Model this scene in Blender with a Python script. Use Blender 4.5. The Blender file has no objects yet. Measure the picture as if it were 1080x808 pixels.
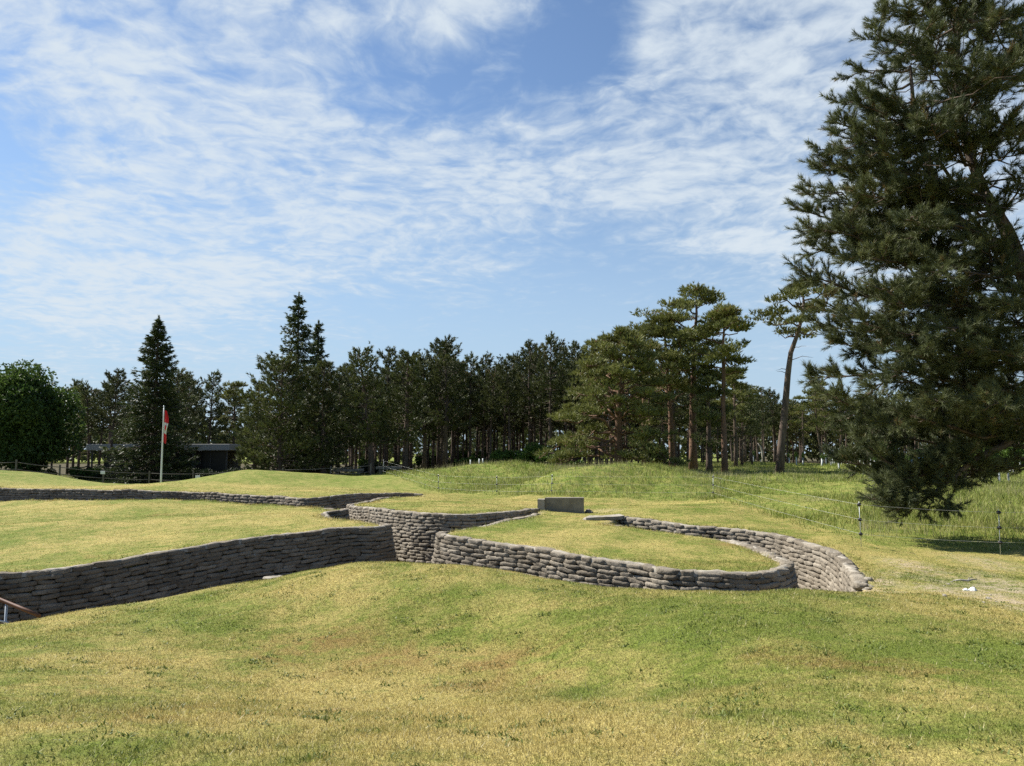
import bpy, math, random
import numpy as np

rng = np.random.default_rng(7)
random.seed(7)
R = math.radians
scene = bpy.context.scene
COL = scene.collection

# ------------------------------------------------------------------ camera
EYE = 2.2                      # eye height above the general plateau level
PITCH = R(5.2)
F = 811.0                      # focal length measured in photo pixels (1080 wide)
cam = bpy.data.cameras.new("camera")
cam.sensor_width = 36.0
cam.lens = 36.0 * F / 1080.0
cam.clip_start = 0.1
cam.clip_end = 6000.0
cam_ob = bpy.data.objects.new("camera", cam)
COL.objects.link(cam_ob)
cam_ob.location = (0, 0, EYE)
cam_ob.rotation_euler = (R(90) + PITCH, 0, 0)
scene.camera = cam_ob


def P(px, py, d):
    """survey helper: sight line of a photo pixel, cut at ground distance d (metres north)"""
    u = (px - 540.0) / F
    v = (404.0 - py) / F
    dx, dy, dz = u, math.cos(PITCH) - v * math.sin(PITCH), math.sin(PITCH) + v * math.cos(PITCH)
    s = d / dy
    return np.array([dx * s, d, EYE + dz * s])


# ------------------------------------------------------------------ basic object helpers
def link(o, parent=None):
    COL.objects.link(o)
    if parent is not None:
        o.parent = parent
    return o


def tag(o, label=None, cat=None, group=None, kind=None):
    if label: o["label"] = label
    if cat: o["category"] = cat
    if group: o["group"] = group
    if kind: o["kind"] = kind
    return o


def empty(name, loc=(0, 0, 0), rz=0.0):
    o = bpy.data.objects.new(name, None)
    o.empty_display_size = 0.3
    o.location = loc
    o.rotation_euler = (0, 0, rz)
    return link(o)


def mesh_np(name, verts, faces, mats, smooth=False, fattr=None, pattr=None, midx=None):
    """verts (n,3); faces: list of (m,k) int arrays (k = 3 or 4)"""
    me = bpy.data.meshes.new(name)
    verts = np.asarray(verts, dtype=np.float32)
    me.vertices.add(len(verts))
    me.vertices.foreach_set("co", verts.ravel())
    tot = [np.full(len(f), f.shape[1], dtype=np.int32) for f in faces]
    tot = np.concatenate(tot)
    idx = np.concatenate([np.asarray(f, dtype=np.int32).ravel() for f in faces])
    starts = np.concatenate([[0], np.cumsum(tot)[:-1]]).astype(np.int32)
    me.loops.add(len(idx))
    me.loops.foreach_set("vertex_index", idx)
    me.polygons.add(len(tot))
    me.polygons.foreach_set("loop_start", starts)
    me.polygons.foreach_set("loop_total", tot)
    me.polygons.foreach_set("use_smooth", np.full(len(tot), bool(smooth)))
    if not isinstance(mats, (list, tuple)):
        mats = [mats]
    for m in mats:
        me.materials.append(m)
    if midx is not None:
        me.polygons.foreach_set("material_index", np.asarray(midx, dtype=np.int32))
    for k, a in (fattr or {}).items():
        at = me.attributes.new(k, 'FLOAT', 'FACE')
        at.data.foreach_set("value", np.asarray(a, dtype=np.float32))
    for k, a in (pattr or {}).items():
        at = me.attributes.new(k, 'FLOAT', 'POINT')
        at.data.foreach_set("value", np.asarray(a, dtype=np.float32))
    me.update(calc_edges=True)
    return me


def ob(name, me, parent=None):
    return link(bpy.data.objects.new(name, me), parent)


class Acc:
    """collects tubes, boxes, leaf triangles for ONE mesh"""
    def __init__(s):
        s.v, s.q, s.t, s.n = [], [], [], 0
        s.qt, s.tt = [], []

    def add(s, v, q=None, t=None, tint=0.5):
        v = np.asarray(v, dtype=np.float64)
        if q is not None and len(q):
            q = np.asarray(q)
            s.q.append(q + s.n)
            s.qt.append(np.full(len(q), tint) if np.isscalar(tint) else tint)
        if t is not None and len(t):
            t = np.asarray(t)
            s.t.append(t + s.n)
            s.tt.append(np.full(len(t), tint) if np.isscalar(tint) else tint)
        s.v.append(v)
        s.n += len(v)

    def tube(s, pts, rad, n=6, cap=True, tint=0.5):
        pts = np.asarray(pts, dtype=float)
        m = len(pts)
        rad = np.broadcast_to(np.asarray(rad, dtype=float), (m,))
        tan = np.gradient(pts, axis=0)
        tan /= np.linalg.norm(tan, axis=1)[:, None] + 1e-9
        ref = np.array([0.0, 0.0, 1.0]) if abs(tan[0, 2]) < 0.9 else np.array([1.0, 0.0, 0.0])
        a = np.cross(tan, ref)
        a /= np.linalg.norm(a, axis=1)[:, None] + 1e-9
        b = np.cross(tan, a)
        ang = np.linspace(0, 2 * np.pi, n, endpoint=False)
        ring = (pts[:, None, :] + rad[:, None, None] * (a[:, None, :] * np.cos(ang)[None, :, None] + b[:, None, :] * np.sin(ang)[None, :, None]))
        v = ring.reshape(-1, 3)
        i = np.arange(m - 1)[:, None] * n
        j = np.arange(n)[None, :]
        k = (j + 1) % n
        q = np.stack([i + j, i + k, i + n + k, i + n + j], -1).reshape(-1, 4)
        tri = []
        if cap:
            v = np.vstack([v, pts[:1], pts[-1:]])
            c0, c1 = m * n, m * n + 1
            jj = np.arange(n); kk = (jj + 1) % n
            tri = np.vstack([np.stack([kk, jj, np.full(n, c0)], -1), np.stack([(m - 1) * n + jj, (m - 1) * n + kk, np.full(n, c1)], -1)])
        s.add(v, q, tri if len(tri) else None, tint)

    def box(s, c, size, rz=0.0, taper=1.0, jig=0.0, bev=0.0):
        hx, hy, hz = [x / 2 for x in size]
        if bev > 0:
            prof = [(-hz, bev), (-hz + bev, 0), (hz - bev, 0), (hz, bev)]
            v = []
            for z, ins in prof:
                ax, ay = hx - ins, hy - ins
                b2 = bev * 0.7
                for (x, y) in [(-ax + b2, -ay), (ax - b2, -ay), (ax, -ay + b2), (ax, ay - b2), (ax - b2, ay), (-ax + b2, ay), (-ax, ay - b2), (-ax, -ay + b2)]:
                    v.append((x, y, z))
            v = np.array(v)
            q = []
            for l in range(3):
                for j in range(8):
                    q.append((l * 8 + j, l * 8 + (j + 1) % 8, l * 8 + 8 + (j + 1) % 8, l * 8 + 8 + j))
            tr = []
            for j in range(1, 7):
                tr.append((0, j + 1, j)); tr.append((24, 24 + j, 24 + j + 1))
        else:
            v = np.array([(x * (taper if z > 0 else 1), y * (taper if z > 0 else 1), z) for z in (-hz, hz) for (x, y) in ((-hx, -hy), (hx, -hy), (hx, hy), (-hx, hy))], dtype=float)
            q = [(0, 3, 2, 1), (4, 5, 6, 7), (0, 1, 5, 4), (1, 2, 6, 5), (2, 3, 7, 6), (3, 0, 4, 7)]
            tr = None
        if jig: v = v + rng.normal(0, jig, v.shape)
        c_, s_ = math.cos(rz), math.sin(rz)
        v = np.stack([v[:, 0] * c_ - v[:, 1] * s_, v[:, 0] * s_ + v[:, 1] * c_, v[:, 2]], -1) + np.asarray(c)
        s.add(v, q, tr)

    def leaves(s, cen, dirs, k, ln, wd, spread, back=0.1, tint=None, lnvar=0.3):
        """k thin triangles fanning out of each centre along its direction"""
        cen = np.repeat(np.asarray(cen, dtype=float), k, axis=0)
        d0 = np.repeat(np.asarray(dirs, dtype=float), k, axis=0)
        N = len(cen)
        r = rng.normal(size=(N, 3))
        d = d0 + spread * r / (np.linalg.norm(r, axis=1)[:, None] + 1e-9) * rng.uniform(0.3, 1.0, (N, 1))
        d /= np.linalg.norm(d, axis=1)[:, None] + 1e-9
        w = np.cross(d, rng.normal(size=(N, 3)))
        w /= np.linalg.norm(w, axis=1)[:, None] + 1e-9
        L = ln * (1 + lnvar * rng.uniform(-1, 1, (N, 1)))
        base = cen - d0 * back * rng.uniform(0, 1, (N, 1))
        W = wd * rng.uniform(0.7, 1.2, (N, 1))
        a = base - w * W * 0.5
        b = base + w * W * 0.5 + d * L * 0.15
        c = base + d * L
        v = np.stack([a, b, c], 1).reshape(-1, 3)
        t = np.arange(3 * N).reshape(-1, 3)
        if tint is None:
            tn = np.clip(np.repeat(rng.normal(0.5, 0.2, N // k), k) + rng.normal(0, 0.08, N), 0, 1)
        elif np.isscalar(tint):
            tn = np.full(N, tint)
        else:
            tn = np.clip(np.repeat(tint, k) + rng.normal(0, 0.08, N), 0, 1)
        s.add(v, None, t, tn)

    def mesh(s, name, mat, smooth=False):
        v = np.vstack(s.v)
        faces, tints = [], []
        if s.q: faces.append(np.vstack(s.q)); tints.append(np.concatenate(s.qt))
        if s.t: faces.append(np.vstack(s.t)); tints.append(np.concatenate(s.tt))
        return mesh_np(name, v, faces, mat, smooth, fattr={"tint": np.concatenate(tints)})


# ------------------------------------------------------------------ materials
def new_mat(name):
    m = bpy.data.materials.new(name)
    m.use_nodes = True
    nt = m.node_tree
    return m, nt, nt.nodes["Principled BSDF"]


def N(nt, t, **kw):
    n = nt.nodes.new(t)
    for k, v in kw.items():
        setattr(n, k, v)
    return n


def L(nt, a, b):
    nt.links.new(a, b)


def noise(nt, vec, scale, detail=4, rough=0.55, dist=0.0):
    n = N(nt, 'ShaderNodeTexNoise')
    n.inputs['Scale'].default_value = scale
    n.inputs['Detail'].default_value = detail
    n.inputs['Roughness'].default_value = rough
    n.inputs['Distortion'].default_value = dist
    if vec is not None: L(nt, vec, n.inputs['Vector'])
    return n.outputs['Fac']


def mrange(nt, val, a, b, c=0.0, d=1.0, smooth=True):
    n = N(nt, 'ShaderNodeMapRange', interpolation_type='SMOOTHSTEP' if smooth else 'LINEAR')
    L(nt, val, n.inputs['Value'])
    n.inputs['From Min'].default_value = a; n.inputs['From Max'].default_value = b
    n.inputs['To Min'].default_value = c; n.inputs['To Max'].default_value = d
    return n.outputs['Result']


def mth(nt, op, a, b=None, clamp=False):
    n = N(nt, 'ShaderNodeMath', operation=op, use_clamp=clamp)
    for i, x in enumerate((a, b)):
        if x is None: continue
        if hasattr(x, 'links'): L(nt, x, n.inputs[i])
        else: n.inputs[i].default_value = x
    return n.outputs[0]


def mixc(nt, fac, a, b, mode='MIX'):
    n = N(nt, 'ShaderNodeMix', data_type='RGBA', blend_type=mode)
    if hasattr(fac, 'links'): L(nt, fac, n.inputs[0])
    else: n.inputs[0].default_value = fac
    for i, x in ((6, a), (7, b)):
        if hasattr(x, 'links'): L(nt, x, n.inputs[i])
        else: n.inputs[i].default_value = (*x, 1)
    return n.outputs[2]


def attr(nt, name):
    n = N(nt, 'ShaderNodeAttribute', attribute_name=name)
    return n.outputs['Fac']


def grass_colour(nt, pos):
    """turf colour from world position: green and straw patches, rusty dry spots"""
    n1 = noise(nt, pos, 0.22, 4, 0.6, 0.6)
    n2 = noise(nt, pos, 1.9, 7, 0.68, 0.5)
    n3 = noise(nt, pos, 0.42, 5, 0.65, 0.8)
    n4 = noise(nt, pos, 9.0, 4, 0.7)
    s = mth(nt, 'ADD', mth(nt, 'MULTIPLY', n1, 0.45), mth(nt, 'ADD', mth(nt, 'MULTIPLY', n2, 0.38), mth(nt, 'MULTIPLY', n4, 0.22)))
    s = mth(nt, 'ADD', s, mth(nt, 'SUBTRACT', mth(nt, 'MULTIPLY', attr(nt, "dry"), 0.10), mth(nt, 'MULTIPLY', attr(nt, "lush"), 0.09)))
    c = mixc(nt, mrange(nt, s, 0.42, 0.63), (0.170, 0.210, 0.036), (0.440, 0.360, 0.122))
    ru = mth(nt, 'ADD', mth(nt, 'MULTIPLY', mrange(nt, n3, 0.58, 0.74), 0.7), attr(nt, "rust"), True)
    c = mixc(nt, mth(nt, 'MULTIPLY', ru, mrange(nt, n2, 0.40, 0.60, 0, 0.8)), c, (0.270, 0.160, 0.058))
    g = noise(nt, pos, 1.5, 6, 0.72, 1.0)
    gl = mth(nt, 'ADD', mrange(nt, g, 0.56, 0.72, 0.0, 0.7), mth(nt, 'MULTIPLY', mth(nt, 'MULTIPLY', attr(nt, "lush"), 0.7), mrange(nt, n4, 0.40, 0.65)), True)
    c = mixc(nt, gl, c, (0.130, 0.180, 0.034))
    c = mixc(nt, attr(nt, "mead"), c, mixc(nt, mrange(nt, n2, 0.4, 0.62), (0.150, 0.205, 0.032), (0.270, 0.275, 0.072)))
    return c, n2, n4


def mat_ground():
    m, nt, b = new_mat("turf")
    geo = N(nt, 'ShaderNodeNewGeometry')
    pos = geo.outputs['Position']
    c, n2, n4 = grass_colour(nt, pos)
    fine = noise(nt, pos, 55.0, 3, 0.7)
    vf = noise(nt, pos, 17.0, 5, 0.75)
    k = mth(nt, 'MULTIPLY', mrange(nt, fine, 0.3, 0.7, 0.42, 1.35, False), mrange(nt, vf, 0.3, 0.7, 0.62, 1.30, False))
    c = mixc(nt, 1.0, c, N_comb(nt, k), 'MULTIPLY')
    soil = mixc(nt, vf, (0.36, 0.27, 0.18), (0.56, 0.46, 0.34))
    bare = mth(nt, 'MULTIPLY', attr(nt, "bare"), mrange(nt, noise(nt, pos, 6.0, 5, 0.7), 0.40, 0.58, 0.1, 1.0))
    c = mixc(nt, bare, c, soil)
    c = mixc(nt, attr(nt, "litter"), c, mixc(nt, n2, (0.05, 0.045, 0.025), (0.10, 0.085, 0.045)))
    c = mixc(nt, attr(nt, "trench"), c, (0.16, 0.13, 0.10))
    L(nt, c, b.inputs['Base Color'])
    b.inputs['Roughness'].default_value = 0.95
    b.inputs['Specular IOR Level'].default_value = 0.1
    bp = N(nt, 'ShaderNodeBump')
    bp.inputs['Strength'].default_value = 0.9
    bp.inputs['Distance'].default_value = 0.05
    hsum = mth(nt, 'ADD', mth(nt, 'MULTIPLY', vf, 0.8), mth(nt, 'MULTIPLY', fine, 0.5))
    L(nt, hsum, bp.inputs['Height'])
    L(nt, bp.outputs[0], b.inputs['Normal'])
    return m


def N_comb(nt, v):
    n = N(nt, 'ShaderNodeCombineColor')
    for i in range(3): L(nt, v, n.inputs[i])
    return n.outputs[0]


def mat_blades():
    m, nt, b = new_mat("grass_blades")
    geo = N(nt, 'ShaderNodeNewGeometry')
    c, n2, n4 = grass_colour(nt, geo.outputs['Position'])
    r = attr(nt, "tint")
    c = mixc(nt, 1.0, c, N_comb(nt, mrange(nt, r, 0.0, 1.0, 0.60, 1.40, False)), 'MULTIPLY')
    c = mixc(nt, mrange(nt, r, 0.86, 0.99, 0.0, 0.7), c, (0.40, 0.335, 0.16))
    L(nt, c, b.inputs['Base Color'])
    b.inputs['Roughness'].default_value = 0.6
    b.inputs['Specular IOR Level'].default_value = 0.25
    tr = N(nt, 'ShaderNodeBsdfTranslucent')
    L(nt, c, tr.inputs['Color'])
    mx = N(nt, 'ShaderNodeMixShader')
    mx.inputs[0].default_value = 0.3
    L(nt, b.outputs[0], mx.inputs[1]); L(nt, tr.outputs[0], mx.inputs[2])
    L(nt, mx.outputs[0], nt.nodes['Material Output'].inputs['Surface'])
    return m


def mat_leaf(name, dark, light, brown=None, transl=0.2, rough=0.55):
    m, nt, b = new_mat(name)
    r = attr(nt, "tint")
    oi = N(nt, 'ShaderNodeObjectInfo')
    c = mixc(nt, r, dark, light)
    if brown:
        c = mixc(nt, mrange(nt, r, 0.93, 0.985), c, brown)
    c = mixc(nt, 1.0, c, N_comb(nt, mrange(nt, oi.outputs['Random'], 0, 1, 0.8, 1.2, False)), 'MULTIPLY')
    L(nt, c, b.inputs['Base Color'])
    b.inputs['Roughness'].default_value = rough
    b.inputs['Specular IOR Level'].default_value = 0.3
    tr = N(nt, 'ShaderNodeBsdfTranslucent')
    L(nt, c, tr.inputs['Color'])
    mx = N(nt, 'ShaderNodeMixShader')
    mx.inputs[0].default_value = transl
    L(nt, b.outputs[0], mx.inputs[1]); L(nt, tr.outputs[0], mx.inputs[2])
    L(nt, mx.outputs[0], nt.nodes['Material Output'].inputs['Surface'])
    return m


def mat_noise(name, c1, c2, scale, c3=None, bump=0.4, rough=0.9, dist=0.02, stretch=None, spec=0.2):
    m, nt, b = new_mat(name)
    tc = N(nt, 'ShaderNodeTexCoord')
    vec = tc.outputs['Object']
    if stretch:
        mp = N(nt, 'ShaderNodeMapping')
        mp.inputs['Scale'].default_value = stretch
        L(nt, vec, mp.inputs['Vector']); vec = mp.outputs[0]
    n1 = noise(nt, vec, scale, 6, 0.65, 0.3)
    n2 = noise(nt, vec, scale * 4.5, 5, 0.7)
    c = mixc(nt, mrange(nt, n1, 0.35, 0.65), c1, c2)
    if c3:
        c = mixc(nt, mrange(nt, n2, 0.58, 0.70), c, c3)
    L(nt, c, b.inputs['Base Color'])
    b.inputs['Roughness'].default_value = rough
    b.inputs['Specular IOR Level'].default_value = spec
    bp = N(nt, 'ShaderNodeBump')
    bp.inputs['Strength'].default_value = bump
    bp.inputs['Distance'].default_value = dist
    L(nt, mth(nt, 'ADD', n1, n2), bp.inputs['Height'])
    L(nt, bp.outputs[0], b.inputs['Normal'])
    return m


def mat_plain(name, col, rough=0.5, metal=0.0, spec=0.4):
    m, nt, b = new_mat(name)
    tc = N(nt, 'ShaderNodeTexCoord')
    n1 = noise(nt, tc.outputs['Object'], 7.0, 4)
    c = mixc(nt, n1, [x * 0.82 for x in col], [min(1, x * 1.12) for x in col])
    L(nt, c, b.inputs['Base Color'])
    b.inputs['Roughness'].default_value = rough
    b.inputs['Metallic'].default_value = metal
    b.inputs['Specular IOR Level'].default_value = spec
    return m


def mat_bags():
    m, nt, b = new_mat("sandbag_concrete")
    geo = N(nt, 'ShaderNodeNewGeometry')
    pos = geo.outputs['Position']
    t = attr(nt, "tint")
    n1 = noise(nt, pos, 1.3, 5, 0.6, 0.4)
    n2 = noise(nt, pos, 9.0, 6, 0.7, 0.4)
    n3 = noise(nt, pos, 38.0, 4, 0.7)
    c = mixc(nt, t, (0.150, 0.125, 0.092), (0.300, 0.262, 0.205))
    c = mixc(nt, mrange(nt, n1, 0.48, 0.68, 0, 0.75), c, (0.100, 0.084, 0.062))
    c = mixc(nt, mrange(nt, n2, 0.57, 0.70, 0, 0.8), c, (0.066, 0.057, 0.045))
    c = mixc(nt, mrange(nt, noise(nt, pos, 5.0, 5, 0.7), 0.62, 0.72, 0, 0.7), c, (0.44, 0.42, 0.37))
    c = mixc(nt, 1.0, c, N_comb(nt, mrange(nt, n3, 0.3, 0.7, 0.55, 1.45, False)), 'MULTIPLY')
    L(nt, c, b.inputs['Base Color'])
    b.inputs['Roughness'].default_value = 0.95
    b.inputs['Specular IOR Level'].default_value = 0.15
    bp = N(nt, 'ShaderNodeBump')
    bp.inputs['Strength'].default_value = 0.8
    bp.inputs['Distance'].default_value = 0.03
    L(nt, mth(nt, 'ADD', n2, mth(nt, 'MULTIPLY', n3, 0.5)), bp.inputs['Height'])
    L(nt, bp.outputs[0], b.inputs['Normal'])
    return m


M_GROUND = mat_ground()
M_BLADE = mat_blades()
M_BAG = mat_bags()
M_RIM = mat_noise("rim_concrete", (0.22, 0.195, 0.155), (0.36, 0.325, 0.265), 3.0, (0.10, 0.09, 0.07), 0.6, 0.95, 0.03)
M_CONC = mat_noise("old_concrete", (0.175, 0.155, 0.125), (0.25, 0.225, 0.185), 1.6, (0.13, 0.12, 0.10), 0.35, 0.95, 0.02)
M_BARK = mat_noise("pine_bark", (0.070, 0.052, 0.040), (0.150, 0.112, 0.085), 3.0, (0.045, 0.035, 0.028), 0.9, 0.95, 0.06, (1, 1, 0.25))
M_BARK_RED = mat_noise("scots_pine_bark", (0.110, 0.070, 0.048), (0.215, 0.130, 0.085), 2.5, (0.06, 0.045, 0.035), 0.8, 0.95, 0.05, (1, 1, 0.3))
M_BARK_GREY = mat_noise("grey_dead_wood", (0.28, 0.25, 0.215), (0.42, 0.385, 0.335), 5.0, (0.15, 0.13, 0.11), 0.5, 0.9, 0.02, (1, 1, 0.2))
M_PINE = mat_leaf("pine_needles_dark", (0.044, 0.056, 0.020), (0.155, 0.172, 0.056), (0.13, 0.075, 0.035))
M_PINE_BIG = mat_leaf("pine_needles_near", (0.040, 0.056, 0.025), (0.165, 0.180, 0.072), (0.16, 0.10, 0.045))
M_SCOTS = mat_leaf("scots_pine_needles", (0.085, 0.100, 0.030), (0.235, 0.240, 0.070), (0.17, 0.095, 0.045))
M_SPRUCE = mat_leaf("spruce_needles", (0.034, 0.054, 0.020), (0.125, 0.155, 0.044))
M_BROAD = mat_leaf("broadleaf_leaves", (0.034, 0.066, 0.014), (0.110, 0.165, 0.034), None, 0.3)
M_SHRUB = mat_leaf("shrub_leaves", (0.050, 0.095, 0.016), (0.120, 0.185, 0.034), None, 0.35)

# ------------------------------------------------------------------ trench plan (land edges, surveyed)
A3 = lambda pts: np.array([P(*p) for p in pts])
NEAR_LIP = A3([(-300, 705, 12.0), (-120, 676, 13.0), (0, 657, 14.0), (100, 640.5, 14.6), (200, 623.5, 15.3), (300, 606.5, 16.3), (370, 598, 17.2), (430, 605, 18.0), (500, 612, 18.0), (600, 623, 16.6), (680, 632, 15.3), (757, 634, 14.4), (833, 630, 14.2), (909, 621, 15.0)])
EAST_WALL = A3([(905, 618, 15.6), (900, 607, 16.6), (891, 595, 18.2), (873, 581, 20), (841, 571.5, 21.8), (819, 565, 23.2), (775, 559, 24.4), (726, 554.5, 25.3), (690, 551, 26.2), (655, 545.5, 27.2)])
ISLAND = A3([(640, 552.5, 26.0), (665, 555.5, 24.9), (700, 559, 24), (741, 564.5, 23), (772, 570.5, 22), (800, 579, 20.6), (822, 589, 19.2), (833, 597.5, 17.9), (826, 602, 17.15), (800, 605, 16.8), (757, 605.5, 16.9), (705, 602, 17.3), (674, 597, 17.9), (638, 591, 18.4), (594, 584, 19.2), (560, 578, 20), (515, 572, 20.9), (478, 567, 21.7), (464, 564, 22.4), (467, 561.5, 23.2), (485, 558.5, 23.9), (510, 553, 25), (540, 547, 26.8), (566, 542, 28.8)])
CENTRE = A3([(567, 537.5, 30.6), (550, 539.5, 29), (530, 541.5, 27.8), (505, 543, 26.9), (480, 543, 26.5), (455, 542, 26.8), (430, 540.5, 27.7), (400, 538, 30), (380, 536, 32.5), (368, 533.5, 34.7), (372, 532.5, 36.3), (387, 530, 38.8), (412, 524.8, 42.0), (440, 523.4, 43.6)])
NORTH_WALL = A3([(446, 521.8, 45.0), (412, 521, 44.8), (387, 521.2, 43.6), (358, 523, 42.2), (340, 525.3, 41.0), (326, 526.6, 40.4), (310, 526.0, 41.0), (290, 524.2, 42.2), (260, 522.5, 43.2), (225, 520.6, 44.6), (202, 519.6, 45.5), (150, 517.8, 46.4), (100, 517, 47.2), (50, 516.2, 48.2), (0, 515.5, 49), (-60, 515, 49.3), (-160, 515, 49.3)])
WEST_LAND = A3([(-160, 528.5, 46.6), (-60, 528.3, 46.0), (0, 528, 45.5), (100, 527, 44), (150, 526.5, 43.5), (200, 526.8, 42.8), (235, 529, 41.2), (260, 531.3, 39.6), (290, 532.6, 38.2), (318, 533.6, 36.8), (338, 534.8, 35.2), (352, 536.3, 32.9), (365, 537.6, 30.7), (358, 539.2, 30.0), (346, 541.5, 30.0), (345, 543.7, 29.2), (358, 546, 28.0), (380, 548.5, 27.0), (400, 552, 26.1), (410, 555.5, 25.0), (404, 556, 24.3), (390, 556, 24.0), (370, 557, 24), (330, 561, 23.3), (280, 567, 22.5), (240, 572, 21.8), (200, 579, 21), (150, 588, 20), (100, 597, 19.2), (60, 602, 18.7), (0, 607.5, 18), (-60, 616, 17.2), (-160, 630, 16.4), (-300, 650, 15.6)])


def smooth_path(p, step=0.15):
    p = np.asarray(p)
    ext = np.vstack([2 * p[0] - p[1], p, 2 * p[-1] - p[-2]])
    out = []
    for i in range(1, len(ext) - 2):
        p0, p1, p2, p3 = ext[i - 1:i + 3]
        for t in np.linspace(0, 1, 12, endpoint=False):
            out.append(0.5 * ((2 * p1) + (-p0 + p2) * t + (2 * p0 - 5 * p1 + 4 * p2 - p3) * t * t + (-p0 + 3 * p1 - 3 * p2 + p3) * t ** 3))
    out.append(p[-1])
    out = np.array(out)
    s = np.concatenate([[0], np.cumsum(np.linalg.norm(np.diff(out[:, :2], axis=0), axis=1))])
    n = max(2, int(s[-1] / step))
    t = np.linspace(0, s[-1], n)
    return np.stack([np.interp(t, s, out[:, k]) for k in range(3)], -1)


paths = {k: smooth_path(v) for k, v in dict(near=NEAR_LIP, east=EAST_WALL, island=ISLAND, centre=CENTRE, north=NORTH_WALL, west=WEST_LAND).items()}
RING = np.vstack([paths[k][:, :2] for k in ("near", "east", "island", "centre", "north", "west")])

# ------------------------------------------------------------------ land height: thin-plate spline through surveyed points
CTRL = [
    (0, 808, 4.6), (270, 808, 4.5), (540, 808, 4.5), (810, 808, 4.4), (1080, 808, 4.3), (0, 750, 6.3), (0, 700, 9.0), (120, 680, 10.6), (270, 735, 8.2), (250, 690, 10.6), (320, 655, 12.2), (430, 720, 9.1), (540, 722, 8.7), (570, 703, 9.6), (700, 715, 7.8), (780, 690, 8.1), (900, 705, 7.0), (1080, 730, 6.1),
    (430, 668, 11.1), (430, 622, 12.9), (430, 592, 14.6), (370, 594, 15.6), (500, 598, 13.8), (600, 614, 12.6), (600, 665, 9.4), (700, 624, 12.2), (700, 670, 8.8), (836, 622, 12.2), (836, 680, 8.2), (909, 624, 12.6), (1000, 640, 11.2), (1000, 690, 7.8), (1085, 657, 10.2),
    (960, 606, 17.0), (1000, 612, 16.5), (1080, 612, 17), (1047, 586, 21), (903, 576, 21.5), (960, 580, 21.3), (1080, 545, 30), (990, 545, 29), (900, 543, 30), (830, 545, 30), (715, 534, 30.5), (760, 545, 28), (650, 538, 31),
    (750, 529, 39.5), (820, 522, 44), (900, 526, 40), (1000, 520, 44), (1080, 520, 45), (850, 512, 54), (950, 510, 60), (822, 501, 66), (1050, 510, 66), (1080, 497, 100),
    (650, 499, 50), (690, 500, 51), (600, 508, 49), (650, 501.5, 62), (560, 512, 50), (740, 504, 52), (700, 520, 46), (640, 521, 46), (770, 506, 58),
    (581, 527, 42), (524, 528, 44), (463, 520.5, 50), (520, 508, 60), (430, 506, 60), (400, 502, 68), (350, 504, 62), (330, 505, 60), (265, 501.5, 58), (230, 504, 57), (200, 508.5, 58), (172, 510.5, 60), (120, 511, 62), (60, 504.5, 59), (10, 501, 59), (-60, 501, 60), (100, 513, 53), (280, 514, 50),
    (120, 511.5, 72), (180, 512.5, 73), (60, 508.5, 72), (120, 510.5, 86), (160, 511, 86), (220, 509, 84), (50, 508, 86), (265, 508, 70), (310, 509, 67), (340, 506, 70), (0, 505, 72), (500, 497, 80), (560, 496, 80), (450, 497, 85), (300, 506, 82), (20, 503, 82), (690, 496, 75), (780, 489, 110), (640, 498, 66),
    (150, 540, 34), (80, 549, 29), (90, 545, 33.5), (80, 536, 39), (250, 552, 28), (250, 541, 34), (60, 575, 23.5), (330, 541, 32),
    (450, 531, 33), (520, 532, 35), (450, 526.5, 38), (600, 562, 23.6), (700, 576, 20.6), (560, 560, 23.5), (620, 575, 20.8), (770, 590, 18.6),
    (592, 541, 30.3), (612, 540.5, 31),
]
cp = [P(*c) for c in CTRL]
for arr in (NEAR_LIP, EAST_WALL, ISLAND, CENTRE, NORTH_WALL, WEST_LAND):
    cp += list(arr)
for (x, y, z) in [(0, 0, 0.45), (-6, 0, 0.3), (6, 0, 0.5), (0, -15, 0.3), (-30, 0, -0.6), (30, 5, 0.1), (-40, 25, -0.8), (40, 25, -0.3), (-60, 60, -0.3), (70, 60, -0.3), (0, 130, -0.3), (-90, 120, -0.3), (90, 130, -0.15), (0, 180, -0.2), (60, 160, -0.1), (-60, -40, 0), (60, -40, 0), (-40, 46, -0.7), (20, 20, -0.3), (26, 30, -0.3)]:
    cp.append(np.array([x, y, z]))
cp = np.array(cp)


def _tps_fit(p, lam=0.02):
    xy = p[:, :2] / 10.0
    n = len(xy)
    r2 = ((xy[:, None] - xy[None]) ** 2).sum(-1)
    K = 0.5 * r2 * np.log(r2 + 1e-12)
    K[np.arange(n), np.arange(n)] = lam
    Pm = np.hstack([np.ones((n, 1)), xy])
    Amat = np.zeros((n + 3, n + 3))
    Amat[:n, :n] = K; Amat[:n, n:] = Pm; Amat[n:, :n] = Pm.T
    return xy, np.linalg.solve(Amat, np.concatenate([p[:, 2], np.zeros(3)]))


_txy, _tw = _tps_fit(cp, 0.012)


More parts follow.
